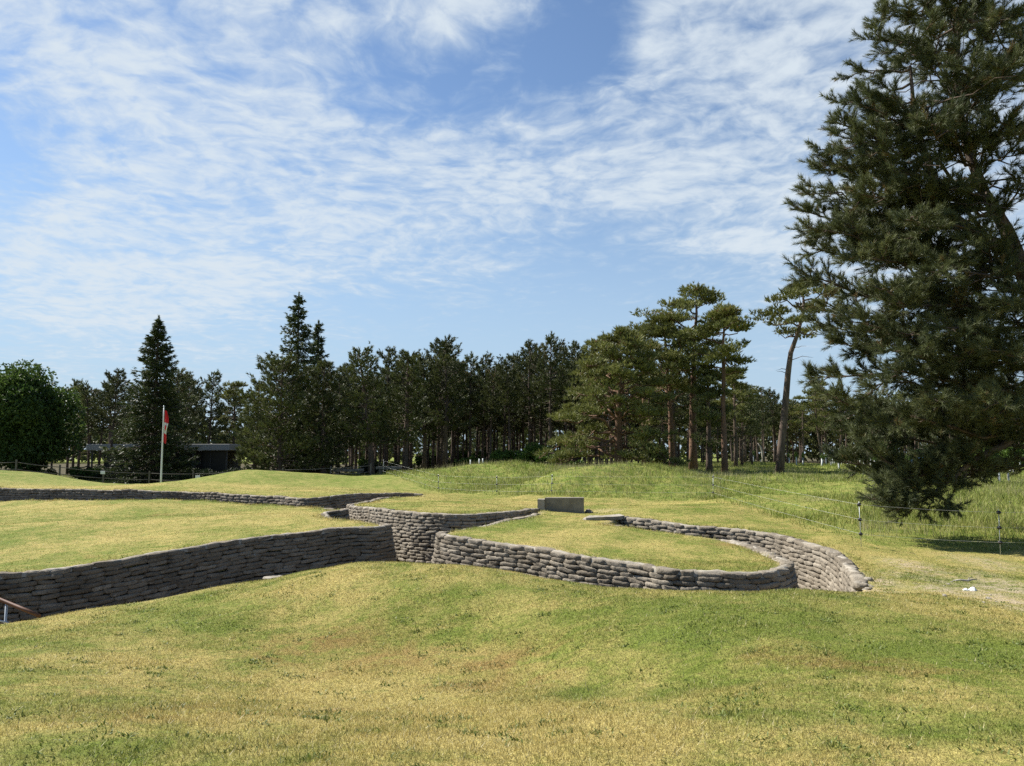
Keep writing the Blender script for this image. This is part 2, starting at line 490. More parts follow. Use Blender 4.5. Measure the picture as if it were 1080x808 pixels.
# shell-torn humps and hollows
BUMPS = []
for (px_, py_, d_, r_, h_) in [(645, 505, 48, 5.0, 0.60), (735, 515, 47, 3.5, 0.42), (590, 510, 48, 3.0, 0.35), (820, 528, 38, 3.0, 0.40), (880, 540, 33, 2.4, 0.30), (905, 520, 47, 4.5, 0.45), (840, 512, 56, 4, 0.5), (560, 500, 64, 5, 0.8), (500, 503, 64, 4, 0.7), (960, 505, 62, 7, 0.6), (440, 507, 60, 4, 0.45), (690, 530, 38, 2.2, -0.30), (780, 522, 43, 2.2, -0.30), (850, 535, 36, 1.8, -0.25),
                              (268, 502, 58, 4.2, 0.42), (0, 502, 58, 4.4, 0.36), (330, 506, 60, 2.5, 0.25), (95, 546, 33, 2.2, -0.38), (140, 538, 38, 2.5, 0.20), (250, 548, 30, 2.2, 0.14), (620, 562, 23.5, 1.6, 0.10)]:
    q_ = P(px_, py_, d_)
    BUMPS.append((q_[0], q_[1], r_, h_))


def hland(x, y):
    x = np.atleast_1d(np.asarray(x, dtype=float)); y = np.atleast_1d(np.asarray(y, dtype=float))
    out = np.empty(len(x))
    for i in range(0, len(x), 20000):
        q = np.stack([x[i:i + 20000], y[i:i + 20000]], -1) / 10.0
        r2 = ((q[:, None] - _txy[None]) ** 2).sum(-1)
        out[i:i + 20000] = (0.5 * r2 * np.log(r2 + 1e-12)) @ _tw[:-3] + _tw[-3] + q @ _tw[-2:]
    # far out the land levels off
    far = np.clip((np.maximum(np.abs(x) - 70, np.maximum(y - 120, -30 - y))) / 60, 0, 1)
    far = far * far * (3 - 2 * far)
    out = out * (1 - far) + (-0.25) * far
    # small lumps of shelled ground
    for (bx, by, br, bh) in BUMPS:
        out += bh * np.exp(-((x - bx) ** 2 + (y - by) ** 2) / (br * br))
    out += 0.030 * np.sin(1.7 * x + 0.9 * np.sin(0.8 * y)) * np.sin(1.3 * y + 0.7 * np.sin(1.1 * x)) + 0.012 * np.sin(3.9 * x + 1.3 * y) * np.sin(3.1 * y - 1.1 * x)
    rough = np.clip((y - 38) / 8, 0, 1) * np.clip((x + 4) / 4, 0, 1)
    out += rough * (0.10 * np.sin(1.05 * x + 1.4 * np.sin(0.6 * y)) * np.sin(0.9 * y + 1.1 * np.sin(0.7 * x)) + 0.05 * np.sin(2.3 * x + 0.7 * y) * np.sin(1.9 * y - 0.8 * x))
    lump = np.clip((y - 50) / 20, 0, 1)
    out += lump * 0.10 * np.sin(0.55 * x + 1.2 * np.sin(0.31 * y)) * np.sin(0.47 * y + 1.0)
    return out


def graded(a, b, segs, lo, hi, g=1.13):
    """line positions: fine segments then geometric growth outwards"""
    v = []
    for (s, e, d) in segs:
        v += list(np.arange(s, e - 1e-6, d))
    v.append(segs[-1][1])
    d = segs[-1][2]
    while v[-1] < hi:
        d *= g; v.append(v[-1] + d)
    d = segs[0][2]
    while v[0] > lo:
        d *= g; v.insert(0, v[0] - d)
    return np.array(v)


GX = graded(0, 0, [(-40, -17, 0.3), (-17, 10.5, 0.1), (10.5, 32, 0.4)], -1600, 1600)
GY = graded(0, 0, [(-6, 3, 0.5), (3, 11.8, 0.16), (11.8, 36, 0.1), (36, 51, 0.12), (51, 100, 0.7)], -400, 2200)
XX, YY = np.meshgrid(GX, GY, indexing='ij')
HL = hland(XX.ravel(), YY.ravel()).reshape(XX.shape)


def ring_sd(x, y):
    """signed distance to the trench outline, positive inside the trench"""
    a = RING[::2]; b = np.roll(a, -1, axis=0)
    out = np.empty(len(x))
    for i in range(0, len(x), 6000):
        px = x[i:i + 6000, None]; py = y[i:i + 6000, None]
        ex, ey = b[:, 0] - a[:, 0], b[:, 1] - a[:, 1]
        t = np.clip(((px - a[:, 0]) * ex + (py - a[:, 1]) * ey) / (ex * ex + ey * ey + 1e-12), 0, 1)
        d2 = (px - a[:, 0] - t * ex) ** 2 + (py - a[:, 1] - t * ey) ** 2
        cross = ((a[:, 1] > py) != (b[:, 1] > py)) & (px < ex * (py - a[:, 1]) / (ey + 1e-12) + a[:, 0])
        ins = cross.sum(1) % 2 == 1
        out[i:i + 6000] = np.sqrt(d2.min(1)) * np.where(ins, 1, -1)
    return out


SD = np.full(XX.shape, -9.0)
lo, hi = RING.min(0) - 1.2, RING.max(0) + 1.2
msk = (XX > lo[0]) & (XX < hi[0]) & (YY > lo[1]) & (YY < hi[1])
SD[msk] = ring_sd(XX[msk], YY[msk])


def sstep(x, a, b):
    t = np.clip((x - a) / (b - a), 0, 1)
    return t * t * (3 - 2 * t)


DEPTH = 1.85
CUT = sstep(SD, -0.06, 0.09)
HG = HL - DEPTH * CUT - 0.05 * sstep(SD, -0.30, -0.05)


def bil(G, x, y):
    i = np.clip(np.searchsorted(GX, x) - 1, 0, len(GX) - 2)
    j = np.clip(np.searchsorted(GY, y) - 1, 0, len(GY) - 2)
    fx = (x - GX[i]) / (GX[i + 1] - GX[i]); fy = (y - GY[j]) / (GY[j + 1] - GY[j])
    return (G[i, j] * (1 - fx) + G[i + 1, j] * fx) * (1 - fy) + (G[i, j + 1] * (1 - fx) + G[i + 1, j + 1] * fx) * fy


def gz(x, y):
    return float(bil(HG, np.array([float(x)]), np.array([float(y)]))[0])


def on(px, d, dz=0.0):
    """ground point at photo column px and distance d"""
    x = (px - 540.0) / F * d / (math.cos(PITCH) - 0.09 * 0)  # column only; the small pitch term is ignored
    x = (px - 540.0) / F * d / 1.0
    return (x, d, gz(x, d) + dz)


# electric fence line separates mown turf from the long meadow grass
FENCE_PTS = [(1330, 21.5), (1190, 21.0), (1047, 21.0), (903, 21.4), (750, 39.5), (581, 42.5), (524, 45.0), (463, 50.0), (405, 60.0)]
FXY = np.array([((px - 540) / F * d, d) for px, d in FENCE_PTS])


def meadow_mask(x, y):
    """1 beyond the electric fence"""
    fx = FXY[::-1]
    line = np.interp(x, fx[:, 0], fx[:, 1], left=75, right=21.5)
    m = sstep(y - line, -0.2, 1.6)
    return m


MEAD = meadow_mask(XX.ravel(), YY.ravel()).reshape(XX.shape)
# far mounds left are mown but greener
MEADC = np.maximum(MEAD * (0.75 + 0.25 * sstep(YY, 30, 60)), 0.75 * sstep(YY, 49.5, 53))
def spots(lst, x, y):
    o = np.zeros(np.shape(x))
    for (px, py, d, rx, ry, a) in lst:
        q = P(px, py, d)
        o = np.maximum(o, a * np.exp(-(((x - q[0]) / rx) ** 2 + ((y - q[1]) / ry) ** 2)))
    return o


DRY_S = [(200, 760, 6.6, 2.2, 1.0, 0.9), (480, 790, 5.2, 2.2, 0.6, 0.9), (400, 735, 8.4, 2.2, 0.9, 0.9), (150, 705, 9.6, 2.0, 0.8, 0.8), (820, 800, 4.8, 1.4, 0.4, 0.6), (300, 735, 7.1, 1.6, 0.9, 1.0), (450, 725, 7.4, 1.5, 0.8, 1.0), (560, 740, 6.8, 1.0, 0.6, 0.9), (180, 700, 8.7, 1.4, 0.7, 0.7), (250, 690, 9.2, 1.2, 0.7, 0.7), (540, 780, 5.2, 1.4, 0.5, 0.7), (700, 770, 5.3, 1.2, 0.4, 0.6), (330, 790, 5.0, 0.9, 0.5, 0.6), (480, 690, 8.6, 1.2, 0.8, 0.6), (940, 720, 6.4, 0.8, 0.5, 0.5), (620, 760, 5.8, 1.0, 0.5, 0.7),
         (640, 575, 20.8, 1.6, 1.0, 0.5), (600, 565, 23, 1.4, 1.2, 0.6), (150, 570, 24, 2.5, 1.6, 0.5), (300, 545, 31, 3, 2, 0.6), (450, 600, 13.6, 2.0, 0.9, 0.5), (150, 513.5, 50, 12, 1.3, 1.0), (0, 511, 52, 8, 1.5, 1.0), (330, 518, 47, 6, 1.2, 0.7), (520, 531, 38, 4, 2, 0.7), (880, 640, 11.5, 1.5, 0.8, 0.6), (440, 527, 38, 3, 2, 0.6), (960, 595, 18.5, 2.0, 1.2, 0.6), (80, 535, 39, 6, 2, 0.5), (760, 545, 28, 2.5, 1.2, 0.5)]
RUST_S = [(340, 655, 11.0, 0.9, 0.6, 0.9), (420, 650, 10.2, 0.7, 0.5, 0.9), (530, 660, 9.6, 0.7, 0.5, 0.9), (500, 680, 8.8, 0.5, 0.4, 0.7), (310, 672, 10.4, 0.6, 0.5, 0.8), (140, 755, 6.4, 0.7, 0.4, 0.5), (560, 690, 8.4, 0.5, 0.4, 0.6), (900, 690, 7.3, 0.5, 0.4, 0.5), (150, 544, 33, 1.6, 1.0, 0.7), (980, 700, 7.0, 0.4, 0.3, 0.6), (830, 532, 37, 2.2, 1.0, 0.6), (770, 575, 21.2, 0.8, 0.5, 0.7)]
LUSH_S = [(800, 665, 9.0, 2.6, 1.6, 0.55), (980, 690, 8.0, 1.6, 1.2, 0.5), (640, 650, 10.2, 1.6, 1.0, 0.45), (560, 620, 12.5, 2.2, 0.9, 0.4), (100, 660, 12.0, 2.5, 1.5, 0.35), (605, 715, 7.5, 0.55, 0.35, 1.0), (690, 665, 9.0, 0.6, 0.5, 0.8), (560, 700, 8.1, 0.4, 0.3, 0.7), (850, 640, 11.2, 1.2, 0.7, 0.7), (900, 665, 8.8, 0.8, 0.5, 0.6), (700, 640, 10.8, 1.2, 0.8, 0.5), (60, 745, 6.6, 1.0, 0.5, 0.7), (180, 790, 5.0, 0.8, 0.4, 0.6), (40, 790, 5.0, 0.7, 0.4, 0.7), (340, 740, 7.0, 0.5, 0.25, 0.6), (1000, 770, 5.0, 0.7, 0.4, 0.6), (850, 760, 5.5, 0.8, 0.4, 0.5), (480, 625, 12.0, 1.4, 0.8, 0.4), (760, 700, 7.2, 1.0, 0.5, 0.5), (200, 630, 14.5, 1.5, 0.8, 0.4)]
DRY, RUST, LUSH = spots(DRY_S, XX, YY), spots(RUST_S, XX, YY), spots(LUSH_S, XX, YY)
PXC = 540 + XX / np.maximum(YY, 1.0) * F
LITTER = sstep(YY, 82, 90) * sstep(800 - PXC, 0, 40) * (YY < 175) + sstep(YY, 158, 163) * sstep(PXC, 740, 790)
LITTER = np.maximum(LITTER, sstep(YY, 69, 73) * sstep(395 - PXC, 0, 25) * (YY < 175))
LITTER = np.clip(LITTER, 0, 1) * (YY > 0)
BARE = np.clip(1 - np.abs(SD + 0.14) / 0.22, 0, 1) * (SD < 0.2) * 0.85
for (px, d, r, a) in [(1045, 15.4, 0.6, 1.0), (1075, 15.2, 0.9, 0.9), (985, 16.0, 0.6, 0.55), (915, 16.2, 0.5, 0.9), (925, 14.8, 0.6, 0.5), (1005, 14.2, 0.5, 0.7), (1030, 17.6, 0.5, 0.6), (1030, 19.5, 0.8, 0.5), (890, 35.0, 1.4, 0.6), (640, 31.3, 0.7, 0.4), (1062, 13.2, 0.7, 1.0), (1030, 14.4, 0.6, 0.9), (1072, 11.8, 0.5, 0.8), (1000, 13.4, 0.4, 0.6), (960, 18.0, 0.7, 0.7), (985, 14.8, 0.5, 0.8), (940, 17.0, 0.4, 0.6), (1045, 16.6, 0.6, 0.7)]:
    x0, y0 = (px - 540) / F * d, d
    rr = np.sqrt((XX - x0) ** 2 + ((YY - y0) * 0.5) ** 2)
    BARE = np.maximum(BARE, a * np.clip(1.3 - rr / r, 0, 1))
nx, ny = XX.shape
V = np.stack([XX, YY, HG], -1).reshape(-1, 3)
ii, jj = np.meshgrid(np.arange(nx - 1), np.arange(ny - 1), indexing='ij')
q0 = (ii * ny + jj).ravel()
FACES = np.stack([q0, q0 + ny, q0 + ny + 1, q0 + 1], -1)
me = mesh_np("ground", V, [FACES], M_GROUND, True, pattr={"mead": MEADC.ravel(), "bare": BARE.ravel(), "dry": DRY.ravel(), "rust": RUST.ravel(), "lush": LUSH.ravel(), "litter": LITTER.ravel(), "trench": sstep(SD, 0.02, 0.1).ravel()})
ground = ob("ground", me)
tag(ground, kind="structure")


# ------------------------------------------------------------------ sandbag walls
def bag_wall(name, path, label, h=0.13, depth=1.75, length=0.5, thick=0.30, batter=0.018, nv=12, nu=9, rim=True, sink=0.0, tone=0.55):
    s = np.concatenate([[0], np.cumsum(np.linalg.norm(np.diff(path[:, :2], axis=0), axis=1))])
    S = s[-1]
    tan = np.gradient(path[:, :2], axis=0)
    tan /= np.linalg.norm(tan, axis=1)[:, None] + 1e-9
    # soften the tangents so bags turn evenly round noses
    kern = np.ones(5) / 5
    nrm = np.stack([-tan[:, 1], tan[:, 0]], -1)
    mid = len(path) // 2
    tst = ring_sd(np.array([path[mid, 0] + 0.25 * nrm[mid, 0]]), np.array([path[mid, 1] + 0.25 * nrm[mid, 1]]))[0]
    if tst < 0: nrm = -nrm
    nrm = np.stack([np.convolve(np.pad(nrm[:, k], 2, mode='edge'), kern, mode='valid') for k in (0, 1)], -1)
    nrm /= np.linalg.norm(nrm, axis=1)[:, None] + 1e-9
    ztop = hland(path[:, 0], path[:, 1]) + 0.035 - sink
    ztop = np.convolve(np.pad(ztop, 4, mode='edge'), np.ones(9) / 9, mode='valid')
    ztop = ztop - 0.11 * sstep(nrm[:, 1], 0.25, 0.6)   # walls facing away have sunk under the turf

    def at(sv):
        return (np.interp(sv, s, path[:, 0]), np.interp(sv, s, path[:, 1]), np.interp(sv, s, nrm[:, 0]), np.interp(sv, s, nrm[:, 1]), np.interp(sv, s, ztop))

    acc = Acc()
    u = np.sin(np.linspace(-np.pi / 2, np.pi / 2, nu))
    th = np.linspace(0, 2 * np.pi, nv, endpoint=False) + np.pi / nv
    cs, sn = np.cos(th), np.sin(th)
    sup = lambda c, e: np.sign(c) * np.abs(c) ** e
    py_, pz_ = sup(cs, 0.38), sup(sn, 0.42)
    I = np.arange(nu - 1)[:, None] * nv; J = np.arange(nv)[None]; K = (J + 1) % nv
    quad = np.stack([I + J, I + K, I + nv + K, I + nv + J], -1).reshape(-1, 4)
    ncourse = int(depth / h)
    for c in range(ncourse):
        hh = h * (1.12 if c == 0 else 1.0)
        sv = -rng.uniform(0, length)
        while sv < S:
            ln = length * rng.uniform(0.72, 1.28)
            a0, a1 = max(sv, 0.0), min(sv + ln, S)
            sv += ln
            if a1 - a0 < 0.12: continue
            prof = np.clip(1 - np.abs(u) ** 10, 0.05, 1) ** 0.5
            prof[0] = prof[-1] = 0.74
            ss = (a0 + a1) / 2 + u * (a1 - a0) / 2 * 1.0
            x, y, nx_, ny_, zt = at(ss)
            off = -0.06 + batter * c + rng.normal(0, 0.007)
            hz = hh / 2 * 1.08 * rng.uniform(0.93, 1.05)
            zc = zt - (c + 0.5) * h + rng.normal(0, 0.007) + np.sin(a0 * 2.1 + c) * 0.012
            sag = -0.012 * (1 - u ** 2) * rng.uniform(-0.4, 1)
            tilt = rng.normal(0, 0.012) * u
            oy = off + (thick / 2) * prof[:, None] * py_[None] * (1 + 0.06 * np.sin(7 * ss[:, None] + 3 * th[None] + c))
            oz = hz * (0.35 + 0.65 * prof[:, None]) * pz_[None] * (1 + 0.09 * np.sin(11 * ss[:, None] + 2 * th[None] + 1.7 * c))
            oy = oy + rng.normal(0, 0.007, oy.shape); oz = oz + rng.normal(0, 0.004, oz.shape)
            vx = x[:, None] + nx_[:, None] * oy
            vy = y[:, None] + ny_[:, None] * oy
            vz = (zc + sag + tilt)[:, None] + oz
            v = np.stack([vx, vy, vz], -1).reshape(-1, 3)
            cen = v.reshape(nu, nv, 3).mean(1)
            v = np.vstack([v, cen[:1], cen[-1:]])
            caps = np.vstack([np.stack([K[0], J[0], np.full(nv, nu * nv)], -1), np.stack([(nu - 1) * nv + J[0], (nu - 1) * nv + K[0], np.full(nv, nu * nv + 1)], -1)])
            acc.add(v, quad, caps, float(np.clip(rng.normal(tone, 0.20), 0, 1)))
    # backing so that no daylight shows between bags
    root = ob(name, acc.mesh(name, M_BAG, True))
    tag(root, label, "sandbag wall", "concrete sandbag walls of the trenches", "thing")
    # crumbly concrete rim behind the top bags
    if rim:
        ra = Acc()
        n = max(3, int(S / 0.12))
        sv = np.linspace(0.03, S - 0.03, n)
        x, y, nx_, ny_, zt = at(sv)
        wob = 0.05 * np.sin(sv * 3.1) + 0.035 * np.sin(sv * 7.3 + 1) + rng.normal(0, 0.012, n)
        rows = []
        for (o, dz) in ((0.05, -0.10), (0.03, -0.005), (-0.07, 0.012), (-0.15, -0.01), (-0.25, -0.10)):
            oo = o + (wob if o < -0.05 else wob * 0.3)
            rows.append(np.stack([x + nx_ * oo, y + ny_ * oo, zt + dz + rng.normal(0, 0.008, n)], -1))
        v = np.stack(rows, 1).reshape(-1, 3)
        k = len(rows)
        I2 = np.arange(n - 1)[:, None] * k; J2 = np.arange(k - 1)[None]
        ra.add(v, np.stack([I2 + J2, I2 + k + J2, I2 + k + J2 + 1, I2 + J2 + 1], -1).reshape(-1, 4))
        ob("rim", ra.mesh("rim", M_RIM, True), root)
    return root


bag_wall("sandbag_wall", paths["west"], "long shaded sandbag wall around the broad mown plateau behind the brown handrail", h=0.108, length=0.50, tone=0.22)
bag_wall("sandbag_wall", paths["centre"], "bulging half-sunlit sandbag wall curving towards the concrete block", h=0.112, length=0.44)
bag_wall("sandbag_wall", paths["island"], "grey sandbag wall wrapping the tongue of grass that ends in a rounded tip", h=0.108, length=0.46)
bag_wall("sandbag_wall", paths["east"], "bright sunlit sandbag wall behind the rounded tip, ending in crumbled rubble at its low end", h=0.108, length=0.46)
bag_wall("sandbag_wall", paths["north"], "low distant sandbag wall below the flagpole and the rear mounds", h=0.14, length=0.55, depth=1.5, tone=0.4)
bag_wall("sandbag_wall", paths["near"], "mostly hidden near sandbag wall whose pale rim stones edge the foreground slope", h=0.15, length=0.55, rim=False, sink=0.10)
# ------------------------------------------------------------------ trees
def unit(v):
    v = np.asarray(v, dtype=float)
    return v / (np.linalg.norm(v) + 1e-9)


def curve(p0, p1, bend=0.0, n=6, wob=0.0, axis=(0, 0, 1)):
    """points from p0 to p1 bulging by bend along axis"""
    t = np.linspace(0, 1, n)[:, None]
    p = np.asarray(p0) * (1 - t) + np.asarray(p1) * t
    p = p + np.asarray(axis) * bend * 4 * t * (1 - t)
    if wob:
        w = rng.normal(0, wob, p.shape); w[0] = 0; w[-1] = 0
        p = p + w
    return p


def trunk_path(H, lean=(0, 0), wob=0.02, n=9):
    t = np.linspace(0, 1, n)
    x = lean[0] * t ** 1.5 + H * wob * np.cumsum(rng.normal(0, 0.35, n)) * np.minimum(1, t * 3)
    y = lean[1] * t ** 1.5 + H * wob * np.cumsum(rng.normal(0, 0.35, n)) * np.minimum(1, t * 3)
    return np.stack([x - x[0], y - y[0], t * H], -1)


def along(path, t):
    k = np.linspace(0, 1, len(path))
    return np.array([np.interp(t, k, path[:, i]) for i in range(3)])


def trunk_tube(acc, path, r0, n=9, tip=0.03):
    t = np.linspace(0, 1, len(path))
    rad = r0 * (1 - t) ** 0.8 + tip
    p = path.copy()
    p[0, 2] -= 0.35
    rad[0] = r0 * 1.35
    acc.tube(p, rad, n)


def scatter_on_branch(pts, n, s0, lat, vert, outward, upw=0.6):
    L_ = np.linalg.norm(pts[-1] - pts[0])
    s = s0 + (1 - s0) * rng.uniform(0, 1, n) ** 0.8
    k = np.linspace(0, 1, len(pts))
    c = np.stack([np.interp(s, k, pts[:, i]) for i in range(3)], -1)
    side = unit(np.cross(outward, (0, 0, 1)))
    a = rng.uniform(-1, 1, n)
    c = c + side[None] * (a * lat * L_ * (1.15 - 0.75 * s))[:, None] - np.asarray(outward)[None] * (np.abs(a) * lat * L_ * 0.25)[:, None]
    c[:, 2] += rng.normal(0, vert, n)
    d = np.asarray(outward)[None] * 0.7 + side[None] * a[:, None] * 0.7 + np.array([0, 0, upw])[None] + rng.normal(0, 0.25, (n, 3))
    d /= np.linalg.norm(d, axis=1)[:, None]
    return c, d


def black_pine(H, cb, Lmax, nb, r0, dens=9.0, k=10, ln=0.35, wd=0.080, lean=(0, 0), low=0.55, top=0.5, up=0.3, dead=10, wob=0.008):
    wood, leaf = Acc(), Acc()
    tp = trunk_path(H, lean, wob)
    trunk_tube(wood, tp, r0)
    az = rng.uniform(0, 6.28)
    for i in range(nb):
        f = (i + rng.uniform(0, 1)) / nb
        t = cb + (0.985 - cb) * f
        az += 2.4 + rng.normal(0, 0.5)
        Lb = Lmax * ((1 - f) ** top * (low + (1 - low) * min(1, f * 3)) + 0.16) * rng.uniform(0.55, 1.25)
        p0 = along(tp, t)
        o = np.array([math.cos(az), math.sin(az), 0])
        rise = Lb * (up * rng.uniform(0.2, 1.2) + 0.5 * f)
        p1 = p0 + o * Lb + np.array([0, 0, rise])
        pts = curve(p0, p1, -0.08 * Lb, 6, 0.03 * Lb)
        wood.tube(pts, np.linspace(0.025 + 0.013 * Lb, 0.01, 6), 5, False)
        n = int(dens * (0.8 + Lb))
        c, d = scatter_on_branch(pts, n, 0.30, 0.38, 0.16, o, 0.7)
        tint = np.clip(rng.normal(0.45, 0.16) + rng.normal(0, 0.12, n), 0, 1)
        leaf.leaves(c, d, k, ln, wd, 0.9, 0.15, tint)
    # leading shoot
    c = along(tp, 1.0)[None] + rng.normal(0, 0.12, (8, 3)) * np.array([1, 1, 1.5])
    leaf.leaves(c, np.tile([0, 0, 1.0], (8, 1)), k, ln, wd, 0.6)
    for i in range(dead):
        t = cb * rng.uniform(0.35, 1.0)
        a = rng.uniform(0, 6.28)
        p0 = along(tp, t)
        l_ = rng.uniform(0.6, 2.0)
        wood.tube(curve(p0, p0 + np.array([math.cos(a) * l_, math.sin(a) * l_, rng.uniform(-0.3, 0.3)]), 0.1, 4, 0.06), np.linspace(0.03, 0.008, 4), 4, False)
    return wood, leaf


def scots_pine(H, cb, nl, r0, reach, pad=(1.1, 0.4), padn=40, k=6, ln=0.34, wd=0.085, path=None, lean=(0, 0), npads=(3, 5), flat=0.6, dead=10, low_pads=0):
    """umbrella-like crown of separate flattened foliage pads on crooked limbs"""
    wood, leaf = Acc(), Acc()
    tp = trunk_path(H, lean, 0.012) if path is None else path
    H = tp[-1, 2]
    trunk_tube(wood, tp, r0, 10, 0.05)
    az = rng.uniform(0, 6.28)

    def put_pad(c, r, o):
        n = int(padn * (r / pad[0]) ** 2) + 6
        q = rng.normal(size=(n, 3)); q /= np.linalg.norm(q, axis=1)[:, None]
        q *= rng.uniform(0.25, 1, (n, 1)) ** 0.5
        q[:, 2] = np.where(q[:, 2] < 0, q[:, 2] * 0.35, q[:, 2])
        cc = c + q * np.array([r, r, r * pad[1] / pad[0]])
        d = q * np.array([1, 1, 0.3]) + np.array([0, 0, 0.7])
        d /= np.linalg.norm(d, axis=1)[:, None]
        tint = np.clip(rng.normal(0.5, 0.15) + rng.normal(0, 0.13, n), 0, 1)
        leaf.leaves(cc, d, k, ln, wd, 0.85, 0.12, tint)

    for i in range(nl):
        f = (i + rng.uniform(0.1, 0.9)) / nl
        t = cb + (0.98 - cb) * f
        az += 2.4 + rng.normal(0, 0.5)
        Lb = reach * (0.45 + 0.65 * math.sin(math.pi * min(1, 0.25 + 0.75 * f))) * rng.uniform(0.7, 1.15)
        if f > 0.8: Lb *= flat
        o = np.array([math.cos(az), math.sin(az), 0])
        p0 = along(tp, t)
        p1 = p0 + o * Lb + np.array([0, 0, Lb * rng.uniform(-0.05, 0.45)])
        pts = curve(p0, p1, rng.uniform(-0.15, 0.12) * Lb, 7, 0.05 * Lb)
        wood.tube(pts, np.linspace(0.035 + 0.018 * Lb, 0.015, 7), 5, False)
        for j in range(rng.integers(*npads)):
            s = rng.uniform(0.45, 1.0)
            q = along(pts, s)
            side = np.array([-o[1], o[0], 0]) * rng.normal(0, 0.28) * Lb
            e = q + side + np.array([0, 0, rng.uniform(0.05, 0.5)])
            wood.tube(curve(q, e, 0.1, 4, 0.05), np.linspace(0.025, 0.01, 4), 4, False)
            put_pad(e, pad[0] * rng.uniform(0.6, 1.15), o)
    top = along(tp, 1.0)
    for j in range(3):
        put_pad(top + rng.normal(0, 0.5, 3) * np.array([1, 1, 0.3]), pad[0] * rng.uniform(0.7, 1.0), None)
    for i in range(dead):
        t = cb * rng.uniform(0.5, 1.0)
        a = rng.uniform(0, 6.28); l_ = rng.uniform(0.6, 2.4)
        p0 = along(tp, t)
        wood.tube(curve(p0, p0 + np.array([math.cos(a) * l_, math.sin(a) * l_, rng.uniform(-0.5, 0.5)]), 0.15, 5, 0.08), np.linspace(0.035, 0.008, 5), 4, False)
    for i in range(low_pads):
        t = rng.uniform(0.22, cb)
        a = rng.uniform(0, 6.28); l_ = rng.uniform(0.5, 1.4)
        p0 = along(tp, t)
        e = p0 + np.array([math.cos(a) * l_, math.sin(a) * l_, 0.1])
        wood.tube(curve(p0, e, 0.1, 4), np.linspace(0.03, 0.01, 4), 4, False)
        put_pad(e, pad[0] * 0.7, None)
    return wood, leaf


def spruce(H, Rb, r0, nw=30, nbw=8, k=5, ln=0.34, wd=0.10, bare=0.03, ragged=0.15, power=0.85):
    wood, leaf = Acc(), Acc()
    tp = trunk_path(H, (0, 0), 0.002)
    trunk_tube(wood, tp, r0)
    for wi in range(nw):
        f = (wi + 0.5) / nw
        t = bare + (0.985 - bare) * f
        for b in range(nbw):
            az = rng.uniform(0, 6.28)
            Lb = (Rb * (1 - f) ** power + 0.22) * rng.uniform(1 - 2.2 * ragged, 1 + ragged)
            o = np.array([math.cos(az), math.sin(az), 0])
            p0 = along(tp, min(1, t + rng.uniform(-0.5, 0.5) / nw))
            p1 = p0 + o * Lb + np.array([0, 0, Lb * (-0.30 + 0.55 * f)])
            pts = curve(p0, p1, -0.10 * Lb, 6)
            pts[-1, 2] += 0.06 * Lb
            wood.tube(pts, np.linspace(0.015 + 0.010 * Lb, 0.008, 6), 4, False)
            n = int(6 + 8.5 * Lb)
            c, d = scatter_on_branch(pts, n, 0.18, 0.30, 0.05, o, -0.05)
            c[:, 2] -= np.abs(rng.normal(0, 0.12, n))
            tint = np.clip(rng.normal(0.45, 0.16) + rng.normal(0, 0.1, n), 0, 1)
            leaf.leaves(c, d, k, ln, wd, 0.65, 0.2, tint)
    c = along(tp, 1.0)[None] + np.stack([np.zeros(14), np.zeros(14), np.linspace(-1.0, 0.05, 14)], -1)
    leaf.leaves(c, np.tile([0, 0, 1.0], (14, 1)), 8, 0.34, 0.09, 0.8)
    return wood, leaf


def broadleaf(H, Rx, cb, n, r0, lobes=26, ln=0.30, wd=0.22, k=3):
    wood, leaf = Acc(), Acc()
    tp = trunk_path(H * 0.8, (0.2, 0.1), 0.01)
    trunk_tube(wood, tp, r0)
    cz = H * (cb + 1) / 2; Rz = H * (1 - cb) / 2
    for i in range(lobes):
        q = unit(rng.normal(size=3)); q *= rng.uniform(0.35, 0.80)
        if q[2] < -0.5: q[2] *= 0.6
        c = np.array([q[0] * Rx, q[1] * Rx, cz + q[2] * Rz])
        r = rng.uniform(0.26, 0.42) * Rx
        p0 = along(tp, rng.uniform(0.25, 0.9))
        wood.tube(curve(p0, c, 0.2, 5, 0.1), np.linspace(0.07, 0.02, 5), 5, False)
        m = n // lobes
        s = rng.normal(size=(m, 3)); s /= np.linalg.norm(s, axis=1)[:, None]
        s *= rng.uniform(0.45, 1.05, (m, 1)) ** 0.6
        cc = c + s * np.array([r, r, r * 0.8])
        tint = np.clip(rng.normal(0.45, 0.15) + rng.normal(0, 0.14, m), 0, 1)
        leaf.leaves(cc, s * 0.6 + np.array([0, 0, -0.15]), k, ln, wd, 1.0, 0.1, tint)
    return wood, leaf


class Kind:
    """a trunk mesh and a crown mesh shared by every tree of the kind"""
    def __init__(s, wood, leaf, bark, green):
        s.trunk = wood.mesh("trunk", bark, True)
        s.crown = leaf.mesh("crown", green, False)


def plant_tree(name, kind, label, loc, cat="tree", group=None, rz=None, sc=1.0, scz=None):
    e = empty(name, loc, rng.uniform(0, 6.28) if rz is None else rz)
    e.scale = (sc, sc, sc if scz is None else scz)
    tag(e, label, cat, group)
    ob("trunk", kind.trunk, e)
    ob("crown", kind.crown, e)
    return e


def top_h(px, py, d, base):
    return P(px, py, d)[2] - base[2]


# ---- named trees of the middle distance
def single(name, px, d, pytop, maker, bark, green, label, cat="tree", **kw):
    b = on(px, d)
    H = top_h(px, pytop, d, b)
    w, l = maker(H, **kw)
    return plant_tree(name, Kind(w, l, bark, green), label, b, cat, rz=0.0)


